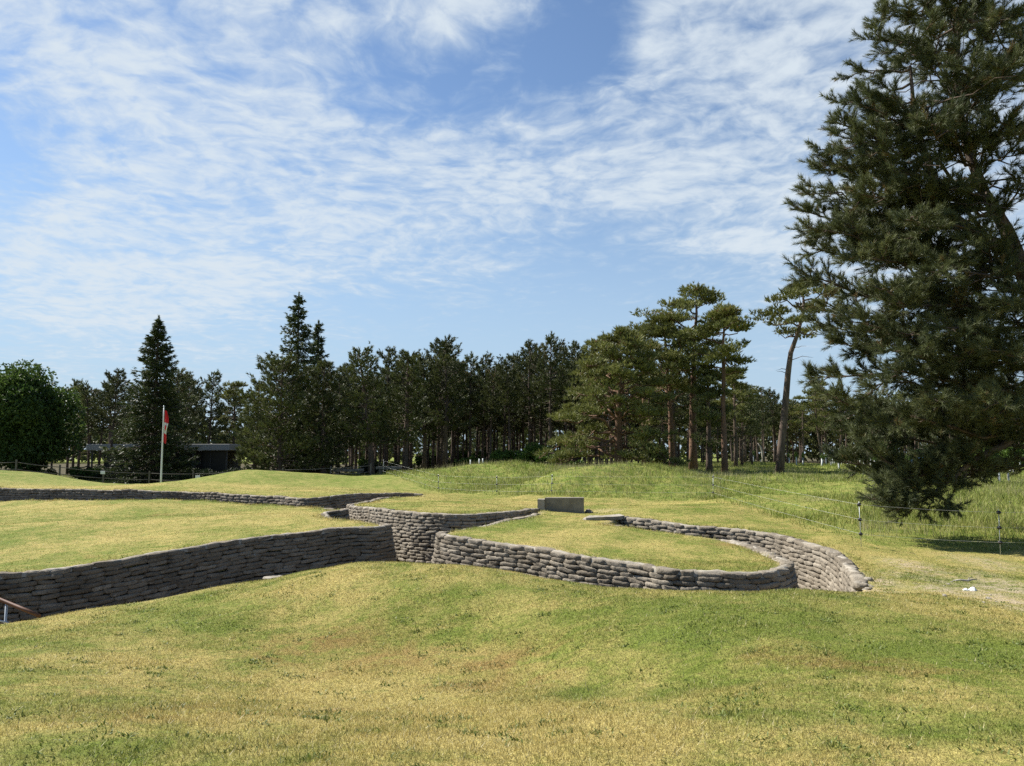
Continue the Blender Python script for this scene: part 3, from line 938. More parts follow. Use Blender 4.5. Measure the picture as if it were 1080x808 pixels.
single("broadleaf_tree", 22, 82, 391, lambda H: broadleaf(H * 1.10, 5.6, -0.15, 27000, 0.28, 96, 0.30, 0.22), M_BARK, M_BROAD, "round leafy tree with a dense dome crown, the only broadleaf among the conifers")
single("spruce_tree", 163, 79, 335, lambda H: spruce(H, 5.2, 0.30, 36, 11), M_BARK, M_SPRUCE, "symmetrical pointed spruce with branches to the ground behind the flagpole")
single("spruce_tree", 312, 84, 310, lambda H: spruce(H, 5.0, 0.30, 36, 9, ragged=0.30, power=0.75), M_BARK, M_SPRUCE, "tallest ragged fir, its open pointed top rising high above the dark bushy pine")
single("spruce_tree", 334, 87, 340, lambda H: spruce(H, 4.0, 0.26, 32, 8, ragged=0.28, power=0.8), M_BARK, M_SPRUCE, "slimmer lower fir close beside the tallest ragged fir")
single("pine_tree", 296, 75, 380, lambda H: black_pine(H, 0.06, 4.3, 95, 0.28, low=0.95, top=0.5, dead=0), M_BARK, M_PINE, "bushy dark pine with foliage down to the grass in front of the two firs")
single("pine_tree", 342, 77, 384, lambda H: black_pine(H, 0.10, 3.4, 70, 0.25, low=0.9, top=0.55, dead=2), M_BARK, M_PINE, "dense low-branched pine standing right of the bushy dark pine at the mound")
single("pine_tree", 270, 80, 408, lambda H: black_pine(H, 0.12, 2.6, 50, 0.22, low=0.9, top=0.55, dead=2), M_BARK, M_PINE, "short dark pine filling the left flank of the bushy pine beside the pavilion")
single("pine_tree", 393, 78, 372, lambda H: black_pine(H, 0.22, 3.4, 62, 0.30, low=0.8, dead=8, lean=(-1.6, 0)), M_BARK, M_PINE, "leaning pine with a crooked low trunk between the two grey concrete slabs")
single("pine_tree", 428, 80, 374, lambda H: black_pine(H, 0.24, 3.0, 56, 0.30, low=0.8, dead=8), M_BARK, M_PINE, "upright dark pine just right of the low concrete slabs")
single("pine_tree", 470, 86, 359, lambda H: black_pine(H, 0.30, 3.4, 60, 0.28, low=0.7, dead=10), M_BARK, M_PINE, "pine with a broad heavy head standing proud of the forest edge")
single("pine_tree", 448, 88, 378, lambda H: black_pine(H, 0.30, 2.5, 50, 0.25, low=0.7, dead=8), M_BARK, M_PINE, "slender pine squeezed just left of the pine with a broad heavy head")

# spreading pine with low boughs
b = on(652, 70)
H = top_h(652, 352, 70, b)
wood, leaf = Acc(), Acc()
tp = trunk_path(H, (0.4, 0.0), 0.012)
trunk_tube(wood, tp, 0.42, 10)


def pad_into(leaf, c, r, fl, n, k=6, ln=0.36, wd=0.085, base_t=0.5, droop=0.0):
    q = rng.normal(size=(n, 3)); q /= np.linalg.norm(q, axis=1)[:, None]
    q *= rng.uniform(0.2, 1, (n, 1)) ** 0.5
    q[:, 2] = np.where(q[:, 2] < 0, q[:, 2] * 0.4, q[:, 2])
    cc = c + q * np.array([r, r, r * fl])
    d = q * np.array([1, 1, 0.3]) + np.array([0, 0, 0.6 - droop])
    d /= np.linalg.norm(d, axis=1)[:, None]
    tint = np.clip(rng.normal(base_t, 0.14) + rng.normal(0, 0.13, n), 0, 1)
    leaf.leaves(cc, d, k, ln, wd, 0.85, 0.12, tint)


for i in range(64):
    f = (i + rng.uniform(0, 1)) / 64
    t = 0.07 + 0.9 * f
    a = i * 2.4 + rng.normal(0, 0.4)
    Lb = 7.3 * ((1 - f) ** 0.62 * (0.80 + 0.2 * min(1, f * 4))) * rng.uniform(0.7, 1.1) + 0.6
    if math.cos(a) > 0.1: Lb *= 0.80
    o = np.array([math.cos(a), math.sin(a), 0])
    p0 = along(tp, t)
    p1 = p0 + o * Lb + np.array([0, 0, Lb * (-0.06 + 0.5 * f)])
    if f < 0.25: p1[2] = max(p1[2] - Lb * 0.22, 0.5)
    pts = curve(p0, p1, 0.10 * Lb, 8, 0.05 * Lb)
    pts[:, 2] = np.maximum(pts[:, 2], 0.35)
    wood.tube(pts, np.linspace(0.04 + 0.016 * Lb, 0.02, 8), 5, False)
    for j in range(int(4 + 0.8 * Lb)):
        s = rng.uniform(0.42, 1.02)
        q = along(pts, min(s, 1))
        e = q + np.array([-o[1], o[0], 0]) * rng.normal(0, 0.17) * Lb + np.array([0, 0, rng.uniform(0.0, 0.45)])
        wood.tube(curve(q, e, 0.08, 4, 0.04), np.linspace(0.025, 0.01, 4), 4, False)
        pad_into(leaf, e, rng.uniform(0.55, 0.95), 0.45, 24, 6)
for i in range(14):
    t = rng.uniform(0.08, 0.4); a = rng.uniform(0, 6.28); l_ = rng.uniform(1.2, 3.2)
    p0 = along(tp, t)
    wood.tube(curve(p0, p0 + np.array([math.cos(a) * l_, math.sin(a) * l_, rng.uniform(-1.2, 0.4)]), 0.3, 6, 0.1), np.linspace(0.05, 0.01, 6), 5, False)
plant_tree("pine_tree", Kind(wood, leaf, M_BARK_RED, M_SCOTS), "wide spreading light green pine with bare lower boughs sweeping down to the meadow", b, rz=0.0)

single("scots_pine", 730, 74, 307, lambda H: scots_pine(H, 0.50, 20, 0.36, 3.9, (1.3, 0.6), 50, lean=(0.5, 0), npads=(4, 7)), M_BARK_RED, M_SCOTS, "tallest Scots pine with a layered flat-topped crown high above the long grass")
single("scots_pine", 763, 70, 327, lambda H: scots_pine(H, 0.58, 14, 0.24, 2.8, (1.05, 0.45), 44, npads=(4, 6), lean=(0.5, 0), dead=14), M_BARK_RED, M_SCOTS, "slim Scots pine with a sparse top just right of the tallest Scots pine")
single("scots_pine", 708, 74, 340, lambda H: scots_pine(H, 0.46, 18, 0.26, 3.6, (1.3, 0.6), 46, lean=(-0.6, 0), npads=(4, 6)), M_BARK_RED, M_SCOTS, "Scots pine with a forked trunk between the spreading pine and the tallest Scots pine")
single("scots_pine", 747, 71, 392, lambda H: scots_pine(H, 0.40, 10, 0.26, 1.6, (0.9, 0.6), 44, low_pads=6), M_BARK, M_PINE, "short trunk wrapped in dark bushy shoots under the tallest Scots pine crown")
single("scots_pine", 679, 84, 345, lambda H: scots_pine(H, 0.46, 13, 0.24, 3.0, (1.2, 0.5), 42), M_BARK_RED, M_SCOTS, "pine whose head shows just above the right shoulder of the spreading pine")
single("scots_pine", 775, 84, 398, lambda H: scots_pine(H, 0.50, 9, 0.17, 2.0, (0.9, 0.4), 36, dead=12), M_BARK, M_SCOTS, "thin shorter pine right of the tall Scots pine group with bare twigs")

# leaning lone pine beside the big tree
b = on(822, 66)
pp = [(822, 501), (824, 470), (828, 430), (831, 395), (834, 372), (842, 350), (848, 325), (846, 300)]
path = np.array([P(x, y, 66) for x, y in pp]) - np.array(b)
path[0, 2] = 0
w_, l_ = scots_pine(1, 0.66, 13, 0.30, 3.3, (1.05, 0.42), 44, path=path, dead=5)
plant_tree("scots_pine", Kind(w_, l_, M_BARK, M_SCOTS), "lone crooked pine with a long bare dark trunk beside the huge near tree", b, rz=0.0)

# ---- the forest: individuals sharing a few kinds
KP = []
for (H, cb, Lm, nb_) in [(16, 0.42, 2.9, 46), (15, 0.48, 2.5, 40), (17, 0.40, 3.2, 48), (16, 0.52, 2.7, 38), (14, 0.36, 2.8, 44)]:
    w_, l_ = black_pine(H, cb, Lm, nb_, 0.20, dens=9, k=10, ln=0.37, wd=0.085, lean=tuple(rng.normal(0, 0.5, 2)), low=0.75, wob=0.012)
    KP.append((Kind(w_, l_, M_BARK, M_PINE), H))
KS = []
for (H, cb) in [(15, 0.45), (14, 0.5), (16, 0.42)]:
    w_, l_ = scots_pine(H, cb, 12, 0.19, 2.7, (1.15, 0.5), 26, k=9, ln=0.37, wd=0.085, lean=tuple(rng.normal(0, 0.6, 2)))
    KS.append((Kind(w_, l_, M_BARK, M_SCOTS), H))


def forest(px0, px1, d0, d1, step, tops, group, label, kinds, keep=None, jitter=0.42, hj=0.07):
    d = d0
    while d < d1:
        x = (px0 - 540) / F * d
        x1 = (px1 - 540) / F * d
        x += rng.uniform(0, step)
        while x < x1:
            xx, yy = x + rng.uniform(-jitter, jitter) * step, d + rng.uniform(-jitter, jitter) * step
            x += step
            px = 540 + xx / yy * F
            if keep and not keep(px, yy): continue
            z = gz(xx, yy)
            py = np.interp(px, [t[0] for t in tops], [t[1] for t in tops])
            kd, H = kinds[rng.integers(len(kinds))]
            want = P(px, py, d0 + 0.25 * (d1 - d0))[2] - z
            sc = want / (H + 0.9) * (1 + np.clip(rng.normal(-0.02, hj), -0.16, 0.09))
            plant_tree("pine_tree", kd, label, (xx, yy, z), "tree", group, sc=sc * rng.uniform(0.9, 1.1), scz=sc)
        d += step


forest(345, 640, 92, 142, 4.6, [(345, 392), (420, 385), (470, 374), (540, 372), (600, 366), (640, 372)], "pines of the dense middle forest", "one of the tall dark pines packed into the dense forest beside the spreading pine", KP)
forest(640, 800, 90, 140, 5.4, [(640, 378), (700, 385), (760, 398), (800, 408)], "pines behind the Scots pine group", "one of the dark straight pines in the shade behind the group of tall Scots pines", KP + KS[:1])
forest(55, 262, 93, 122, 4.9, [(55, 405), (90, 392), (115, 397), (150, 400), (205, 384), (235, 398), (262, 400)], "pines around the white roofed pavilion", "one of the dark pines growing around the low pavilion behind the flagpole", KP + KS[1:2], keep=lambda px, y: not (y < 108 and 92 < px < 262 and rng.uniform() < 0.55))
forest(775, 1230, 160, 198, 5.6, [(775, 418), (800, 412), (840, 420), (870, 406), (900, 416), (960, 412), (1000, 416), (1080, 408), (1230, 410)], "pines along the far side of the field", "one of the distant grey green pines lining the far edge of the sapling field", KP[:3] + KS)
forest(-140, 20, 92, 112, 6.5, [(-140, 400), (20, 410)], "pines at the left end of the wood", "one of the dark pines behind the round leafy tree", KP)

# far-off wood that closes the view under the crowns
wl = Acc()
n = 15000
a_ = rng.uniform(-0.80, 0.80, n)
r_ = rng.uniform(205, 250, n)
hh = rng.uniform(0, 1, n) ** 0.8 * (11 + 2.5 * np.sin(a_ * 40) + 2.0 * np.sin(a_ * 97 + 1))
cx_, cy_ = np.sin(a_) * r_, np.cos(a_) * r_
wl.leaves(np.stack([cx_, cy_, hh + 0.2], -1), np.stack([np.zeros(n), -np.ones(n) * 0.3, np.ones(n) * 0.3], -1), 5, 1.3, 1.0, 1.0)
tag(ob("distant_woods", wl.mesh("distant_woods", M_PINE)), "dim mass of far woodland seen between the trunks", "woods", kind="stuff")

# shrubs on the bank at the forest edge and young growth under the trees
KB = []
for i in range(3):
    w_, l_ = broadleaf(2.2, 1.5, -0.05, 900, 0.05, 9, 0.22, 0.15, 3)
    KB.append(Kind(w_, l_, M_BARK, M_SHRUB))
for (px, d, sc) in [(498, 84, 0.8), (512, 83, 0.9), (526, 84, 1.0), (540, 83, 1.1), (553, 82, 1.25), (567, 81, 1.35), (580, 79, 1.2), (592, 77, 1.0), (604, 75, 0.8), (486, 86, 0.7)]:
    plant_tree("shrub", KB[rng.integers(3)], "one of the leafy green shrubs crowding the bank beside the spreading pine", on(px, d, -0.1), "shrub", "shrubs on the bank at the forest foot", sc=sc)
for (px, d, sc) in [(402, 112, 0.9), (447, 118, 1.1), (460, 121, 1.3), (475, 117, 1.0), (508, 120, 1.2), (492, 124, 1.3), (385, 116, 0.9), (523, 122, 1.2)]:
    plant_tree("shrub", KB[rng.integers(3)], "one of the bright sunlit bushes glimpsed between the dark trunks deep in the forest", on(px, d, -0.1), "shrub", "bright bushes deep between the trunks", sc=sc * 1.2)
for (px, d, sc) in [(1040, 150, 2.0), (1060, 152, 2.4), (1080, 150, 2.2), (1012, 155, 2.0), (975, 156, 1.9), (930, 157, 2.2), (1105, 150, 2.5)]:
    plant_tree("shrub", KB[rng.integers(3)], "one of the leafy green bushes under the far pines beyond the parked cars", on(px, d, -0.1), "shrub", "bushes under the far pines", sc=sc)
M_DARKBUSH = mat_leaf("dark_bush_leaves", (0.020, 0.034, 0.012), (0.060, 0.085, 0.026), None, 0.2)
w_, l_ = broadleaf(2.0, 1.9, -0.1, 1100, 0.05, 10, 0.24, 0.16, 3)
KD = Kind(w_, l_, M_BARK, M_DARKBUSH)
for k in range(56):
    px, d = (rng.uniform(-140, 420), rng.uniform(83, 97)) if k < 46 else (rng.uniform(205, 255) if k < 53 else rng.uniform(92, 120), rng.uniform(86, 92))
    if 95 < px < 262 and d > 90: d -= 9
    plant_tree("shrub", KD, "one of the dark low bushes along the wood edge behind the rail fence", on(px, d, -0.1), "shrub", "dark bushes along the wood edge", sc=rng.uniform(0.6, 1.05))
plant_tree("shrub", KB[0], "small yellowish bush beside the pavilion wall left of the spruce", on(93, 84, -0.1), "shrub", sc=1.15)

# ------------------------------------------------------------------ the big pine on the right
TB = np.array(on(1150, 24.5))
wood, leaf = Acc(), Acc()
Q = lambda px, py, d: P(px, py, d) - TB
stem = np.array([[0, 0, -0.4], Q(1140, 500, 24.4), Q(1118, 400, 24.2), Q(1092, 318, 24.2), Q(1062, 243, 24.3), Q(1038, 203, 24.4), Q(1021, 160, 24.5), Q(1008, 100, 24.6), Q(1010, 30, 24.6), Q(1030, -50, 24.6), Q(1042, -120, 24.6)])
wood.tube(stem, [0.50, 0.38, 0.33, 0.28, 0.20, 0.165, 0.14, 0.12, 0.09, 0.06, 0.03], 12)
fork1 = np.array([Q(1075, 275, 24.3), Q(1035, 250, 23.8), Q(997, 222, 23.6), Q(982, 182, 23.5), Q(965, 130, 23.5), Q(960, 70, 23.6)])
wood.tube(fork1, [0.17, 0.15, 0.13, 0.11, 0.08, 0.04], 8)
fork2 = np.array([Q(1100, 340, 24.3), Q(1135, 240, 24.8), Q(1160, 120, 25.2), Q(1165, 0, 25.2), Q(1150, -80, 25.0)])
wood.tube(fork2, [0.20, 0.18, 0.15, 0.10, 0.04], 8)
stems = [stem, fork1, fork2]


def tufts_big(c, d, tint):
    leaf.leaves(c, d, 52, 0.175, 0.0150, 1.10, 0.26, tint, 0.35)


def shoot_spray(pts, tintb, s0=0.24, sec=0.19, seclen=(0.5, 1.3)):
    """secondary boughs, twigs and needle tufts along one limb"""
    seg = np.linalg.norm(np.diff(pts, axis=0), axis=1).sum()
    n = max(4, int(seg * (1 - s0) / sec))
    cs, ds, ts = [], [], []
    for i in range(n):
        s = s0 + (1 - s0) * (i + rng.uniform(0, 1)) / n
        q = along(pts, s)
        dr = unit(along(pts, min(1, s + 0.06)) - along(pts, max(0, s - 0.06)))
        side = unit(np.cross(dr, (0, 0, 1))) * (1 if i % 2 else -1)
        ang = rng.uniform(0.5, 1.1)
        dd = unit(dr * math.cos(ang) + side * math.sin(ang) + np.array([0, 0, rng.uniform(-0.45, 0.75)]))
        l_ = rng.uniform(*seclen) * (1.15 - 0.6 * s)
        e = q + dd * l_
        bp = curve(q, e, -0.08 * l_, 5, 0.03)
        wood.tube(bp, np.linspace(0.022, 0.007, 5), 4, False)
        m = rng.integers(8, 14)
        tb = np.clip(tintb + rng.normal(0, 0.1), 0, 1)
        for j in range(m):
            t = 0.25 + 0.75 * (j + 1) / m
            o_ = along(bp, t)
            sd = unit(np.cross(dd, rng.normal(size=3)))
            td = unit(dd * 0.75 + sd * 0.65 + np.array([0, 0, 0.35]))
            if j == m - 1: td = unit(dd + np.array([0, 0, 0.3]))
            tl = rng.uniform(0.12, 0.40)
            tip = o_ + td * tl
            if tl > 0.22: wood.tube(np.array([o_, tip]), [0.007, 0.004], 3, False)
            cs.append(tip); ds.append(td); ts.append(np.clip(tb + rng.normal(0, 0.1), 0, 1) if rng.uniform() > 0.025 else 0.97)
    e = pts[-1]
    cs.append(e); ds.append(unit(pts[-1] - pts[-2])); ts.append(tintb)
    tufts_big(np.array(cs), np.array(ds), np.array(ts))


def limb(target, sidx=0, drop=1.3, bend=0.12, r=0.055, **kw):
    st = stems[sidx]
    tgt = Q(*target)
    # leave the stem a little below or above the target height
    zs = np.interp(tgt[2] - drop * rng.uniform(-0.3, 1.0), st[:, 2], np.arange(len(st)))
    k0 = int(np.clip(zs, 1, len(st) - 2)); fr = np.clip(zs - k0, 0, 1)
    p0 = st[k0] * (1 - fr) + st[k0 + 1] * fr
    ln_ = np.linalg.norm(tgt - p0)
    pts = curve(p0, tgt, bend * ln_ * rng.uniform(-0.8, 0.8), 8, 0.035 * ln_)
    wood.tube(pts, np.linspace(r * (0.5 + ln_ / 7), 0.014, 8), 6, False)
    shoot_spray(pts, float(np.clip(rng.normal(0.45, 0.13), 0, 1)), **kw)


# silhouette limbs towards the left, then near, far and right-hand limbs
for t in [(958, 8, 24), (925, 42, 23.6), (905, 75, 24.2), (886, 108, 24.6), (880, 128, 23.2), (871, 158, 24.0), (862, 175, 24.6), (845, 222, 24.2), (853, 240, 23.2), (858, 262, 25.0), (850, 290, 24.3), (868, 318, 23.4), (862, 340, 25.2), (880, 360, 24.0), (856, 398, 24.5), (872, 415, 23.4), (888, 440, 24.6), (884, 487, 24.2), (905, 462, 23.2), (915, 500, 24.6)]:
    limb(t, 1 if 60 < t[1] < 200 and rng.uniform() < 0.6 else 0)
for t in [(975, 30, 22.5), (1015, 70, 21.6), (940, 100, 22.3), (985, 130, 21.2), (925, 160, 22.0), (905, 205, 22.6), (960, 230, 21.0), (900, 270, 22.4), (930, 300, 21.5), (985, 290, 20.8), (905, 340, 22.4), (950, 370, 21.2), (920, 410, 22.4), (1000, 350, 20.7), (985, 420, 21.2), (940, 450, 22.2), (1040, 420, 20.6), (1055, 370, 20.5), (1075, 320, 20.3), (1060, 70, 21.4), (1065, 20, 22.2), (1010, -30, 22.6), (1000, 20, 23.4), (1040, 60, 23.2), (960, 60, 23.4), (1025, 130, 22.8), (1075, 150, 22.4), (925, 120, 23.4), (950, 200, 22.6), (1030, 260, 21.6), (1000, 200, 22.4), (900, 175, 23.4), (890, 235, 23.6), (920, 250, 23.2), (1045, -10, 23.4), (1085, 50, 22.6), (1075, 80, 23.0), (1010, 150, 22.8), (1020, 5, 23.6), (1070, 20, 24.2), (1060, 130, 22.0), (1082, 190, 22.4), (985, -20, 24.0), (930, 20, 24.4), (1015, 30, 25.6), (1050, 90, 26.2), (1075, 140, 26.4), (890, 145, 22.6), (905, 110, 22.8), (850, 205, 24.8), (862, 250, 23.8)]:
    limb(t, 0)
for t in [(940, 60, 26.6), (915, 130, 27.0), (895, 190, 27.2), (900, 250, 27.6), (890, 310, 27.4), (910, 370, 27.8), (930, 430, 27.4), (980, 390, 28.0), (1010, 330, 28.2), (980, 80, 27.4), (1030, 20, 27.2), (1030, 110, 28), (1075, 60, 27.6)]:
    limb(t, 0)
for t in [(1090, 40, 22), (1120, 120, 21.2), (1100, 180, 20.6), (1150, 260, 20.6), (1110, 300, 20.0), (1160, 380, 20.5), (1240, 60, 25), (1290, 140, 24), (1330, 220, 25), (1340, 300, 24), (1330, 380, 25), (1290, 450, 24), (1260, 330, 21.5), (1230, 210, 21.8), (1200, -20, 24), (1160, -90, 25), (1120, -60, 23), (1060, -90, 23.6), (1000, -70, 24.6), (1090, 90, 27.6), (1140, 200, 28), (1200, 300, 28.4), (1180, 60, 27.5), (1280, 260, 27.5)]:
    limb(t, 2 if t[1] < 320 else 0, sec=0.36)
# long low bough drooping to the meadow
bough = np.array([Q(1128, 420, 24.2), Q(1090, 448, 23.8), Q(1058, 470, 23.4), Q(1029, 484, 23.2), (Q(1005, 503, 23.1)), Q(985, 520, 23.0), Q(965, 533, 22.9), Q(940, 538, 22.8)])
wood.tube(bough, [0.15, 0.13, 0.11, 0.09, 0.07, 0.05, 0.03, 0.015], 7, False)
shoot_spray(bough[3:], 0.4, 0.1, 0.16, (0.6, 1.4))
for (k0, tg) in [(3, (962, 500, 22.6)), (4, (930, 512, 22.8)), (5, (925, 528, 22.5)), (3, (990, 490, 22.4)), (5, (1000, 535, 22.6)), (4, (945, 488, 23.6))]:
    pts = curve(bough[k0], Q(*tg), 0.15, 7, 0.05)
    wood.tube(pts, np.linspace(0.04, 0.012, 7), 5, False)
    shoot_spray(pts, 0.42, 0.15, 0.17, (0.35, 0.8))
# bare crossing twigs inside the crown
for i in range(70):
    st = stems[rng.integers(0, 3)]
    p0 = along(st, rng.uniform(0.3, 0.9))
    e = p0 + unit(rng.normal(size=3) * np.array([1, 1, 0.35])) * rng.uniform(1.2, 3.5)
    wood.tube(curve(p0, e, rng.uniform(-0.3, 0.3), 6, 0.12), np.linspace(0.035, 0.008, 6), 4, False)
plant_tree("pine_tree", Kind(wood, leaf, M_BARK, M_PINE_BIG), "huge near pine with long needled boughs, one drooping to the meadow behind the wire fence", tuple(TB), rz=0.0)

# bleached dead trunk at the field edge
a = Acc()
b = on(803, 140)
a.tube(np.array([(0, 0, -0.2), (0.05, 0, 1.2), (-0.05, 0, 2.4), (-0.35, 0, 3.3), (-0.8, 0, 3.9)]), [0.22, 0.19, 0.17, 0.13, 0.06], 8)
a.tube(np.array([(-0.05, 0, 2.3), (0.4, 0, 2.7), (0.6, 0.1, 3.2)]), [0.10, 0.07, 0.03], 6)
e = empty("dead_tree", b)
tag(e, "bleached broken dead trunk at the far field edge beside the lone crooked pine", "dead tree")
ob("trunk", a.mesh("trunk", M_BARK_GREY, True), e)

# ------------------------------------------------------------------ flagpole and flag
M_WHITE = mat_plain("white_paint", (0.72, 0.72, 0.70), 0.4)
M_RED = mat_plain("red_cloth", (0.62, 0.025, 0.035), 0.75)
M_CLOTHW = mat_plain("white_cloth", (0.75, 0.74, 0.73), 0.8)
M_STEEL = mat_plain("galvanised_steel", (0.42, 0.45, 0.47), 0.45, 0.6)
M_RAIL = mat_noise("brown_handrail_wood", (0.10, 0.045, 0.026), (0.15, 0.07, 0.04), 6.0, (0.10, 0.045, 0.03), 0.3, 0.6, 0.005)
M_BLACK = mat_plain("black_plastic", (0.012, 0.012, 0.014), 0.5)
M_WIRE = mat_plain("pale_wire", (0.50, 0.50, 0.48), 0.6)
M_DARKWOOD = mat_noise("weathered_fence_wood", (0.085, 0.075, 0.065), (0.15, 0.135, 0.12), 5.0, None, 0.4, 0.9, 0.01)
fb = np.array(on(172.5, 61))
e = empty("flagpole", tuple(fb))
tag(e, "tall slim white flagpole on the rear lawn in front of the pointed spruce", "flagpole")
Hp = top_h(175.3, 429.5, 61, fb)
a = Acc()
zz = np.linspace(-0.3, Hp, 8)
a.tube(np.stack([zz * 0, zz * 0, zz], -1), np.linspace(0.075, 0.045, 8), 12)
ob("pole", a.mesh("pole", M_WHITE, True), e)
a = Acc()
th = np.linspace(0, np.pi, 7)
a.tube(np.stack([0 * th, 0 * th, Hp + 0.05 - 0.07 * np.cos(th)], -1), 0.075 * np.sin(th) + 0.004, 10)
ob("finial", a.mesh("finial", M_STEEL, True), e)
a = Acc()
a.tube(np.array([(0.07, -0.02, 0.9), (0.065, -0.02, Hp * 0.5), (0.055, -0.02, Hp - 0.1)]), 0.008, 5)
ob("halyard", a.mesh("halyard", M_WIRE), e)
# limp flag: the fly hangs down in folds, red - white - red
nu_, nv_ = 15, 46
top_z, fl_len = Hp - 0.22, 2.55
U, Vv = np.meshgrid(np.linspace(0, 1, nu_), np.linspace(0, 1, nv_), indexing='ij')
width = 0.40 * (0.45 + 0.55 * np.sin(np.pi * np.clip(Vv * 0.9 + 0.12, 0, 1)))
X_ = 0.06 + U * width * (0.8 + 0.2 * np.sin(7 * Vv))
Y_ = 0.10 * np.sin(U * 11 + 2.5 * Vv) * (0.3 + 0.7 * U) + 0.03 * np.sin(9 * Vv)
Z_ = top_z - Vv * fl_len - 0.12 * U
bands = [(0, 17, "red_band", M_RED), (17, 32, "white_field", M_CLOTHW), (32, 45, "red_band", M_RED)]
fe = empty("flag", tuple(fb))
tag(fe, "limp red and white flag hanging in folds from the top of the flagpole", "flag")
for (v0, v1, nm, mt) in bands:
    vv = np.stack([X_[:, v0:v1 + 1], Y_[:, v0:v1 + 1], Z_[:, v0:v1 + 1]], -1).reshape(-1, 3)
    k = v1 - v0 + 1
    i_, j_ = np.meshgrid(np.arange(nu_ - 1), np.arange(k - 1), indexing='ij')
    q_ = (i_ * k + j_).ravel()
    a = Acc(); a.add(vv, np.stack([q_, q_ + k, q_ + k + 1, q_ + 1], -1))
    ob(nm, a.mesh(nm, mt, True), fe)
# fragment of the folded maple-leaf emblem showing on the white field
a = Acc()
k0 = 24
leafpts = [(0, 0.30), (0.06, 0.14), (0.16, 0.16), (0.11, 0.0), (0.17, -0.10), (0.04, -0.12), (0, -0.28), (-0.04, -0.12), (-0.10, -0.08), (-0.07, 0.02), (-0.11, 0.14), (-0.05, 0.13)]
ctr = np.array([X_[8, k0], Y_[8, k0] - 0.13, Z_[8, k0]])
vv = [ctr] + [ctr + np.array([x * 0.6, 0.01 * math.sin(20 * x), z]) for x, z in leafpts]
m_ = len(leafpts)
a.add(np.array(vv), None, [(0, 1 + (i + 1) % m_, 1 + i) for i in range(m_)])
ob("leaf_emblem", a.mesh("leaf_emblem", M_RED), fe)

# ------------------------------------------------------------------ rail fence behind the rear lawn
e = empty("rail_fence", on(20, 62))
tag(e, "dark thin rail fence along the wood edge behind the left mounds and flagpole", "fence")
e0 = np.array(e.location)
fpts = [(-120, 61), (-50, 62), (20, 62), (66, 64), (112, 66), (160, 68), (206, 68.5), (248, 69), (300, 70), (350, 71), (392, 70)]
prev = None
for (px, d) in fpts:
    p = np.array(on(px, d)) - e0
    a = Acc()
    a.box(p + np.array([0, 0, 0.50]), (0.11, 0.11, 1.35), jig=0.004, bev=0.012)
    ob("post", a.mesh("post", M_DARKWOOD), e)
    if prev is not None:
        for zz in (0.42, 0.98):
            a = Acc()
            pts = curve(prev + np.array([0, 0, zz]), p + np.array([0, 0, zz]), -0.05, 5)
            a.tube(pts, 0.035, 6)
            ob("rail", a.mesh("rail", M_DARKWOOD, True), e)
    prev = p
for (px, d, h_, lab) in [(111.5, 63, 0.9, "little white notice on the rail fence left of the spruce foot"), (211, 62, 0.45, "tiny white marker plate low in the grass right of the flagpole")]:
    s_ = empty("notice_plate", on(px, d))
    tag(s_, lab, "sign")
    a = Acc(); a.box((0, 0, h_ * 0.5), (0.05, 0.05, h_ + 0.3)); ob("stake", a.mesh("stake", M_DARKWOOD), s_)
    a = Acc(); a.box((0, -0.045, h_), (0.36, 0.03, 0.24), bev=0.006); ob("plate", a.mesh("plate", M_WHITE), s_)

# ------------------------------------------------------------------ electric fence between mown turf and meadow
e = empty("electric_fence", on(903, 21.4))
tag(e, "three-strand electric fence with thin posts and black insulators along the long grass", "fence")
e0 = np.array(e.location)
HS = (0.34, 0.73, 1.14)
posts = []
for i, (px, d) in enumerate(FENCE_PTS):
    p = np.array(on(px, d)) - e0
    posts.append(p)
    lean = np.array([rng.normal(0, 0.03), rng.normal(0, 0.03), 0])
    a = Acc(); a.tube(np.array([p + np.array([0, 0, -0.2]), p + lean + np.array([0, 0, 1.22])]), [0.009, 0.008], 6)
    po = ob("post", a.mesh("post", M_STEEL, True), e)
    for z in HS:
        a = Acc()
        c = p + lean * z / 1.2 + np.array([0, 0, z])
        zz = np.array([-0.045, -0.04, -0.015, 0.015, 0.04, 0.045])
        a.tube(c + np.stack([zz * 0, zz * 0, zz], -1), [0.014, 0.042, 0.055, 0.055, 0.042, 0.014], 8)
        a.tube(np.array([c + np.array([0, 0, 0]), c + np.array([0, -0.07, 0])]), [0.018, 0.014], 6)
        ob("insulator", a.mesh("insulator", M_BLACK, True), po)
for z in HS:
    a = Acc()
    for i in range(len(posts) - 1):
        a.tube(curve(posts[i] + np.array([0, -0.06, z]), posts[i + 1] + np.array([0, -0.06, z]), -0.025, 7), 0.0022, 4, False)
    ob("wire", a.mesh("wire", M_WIRE), e)

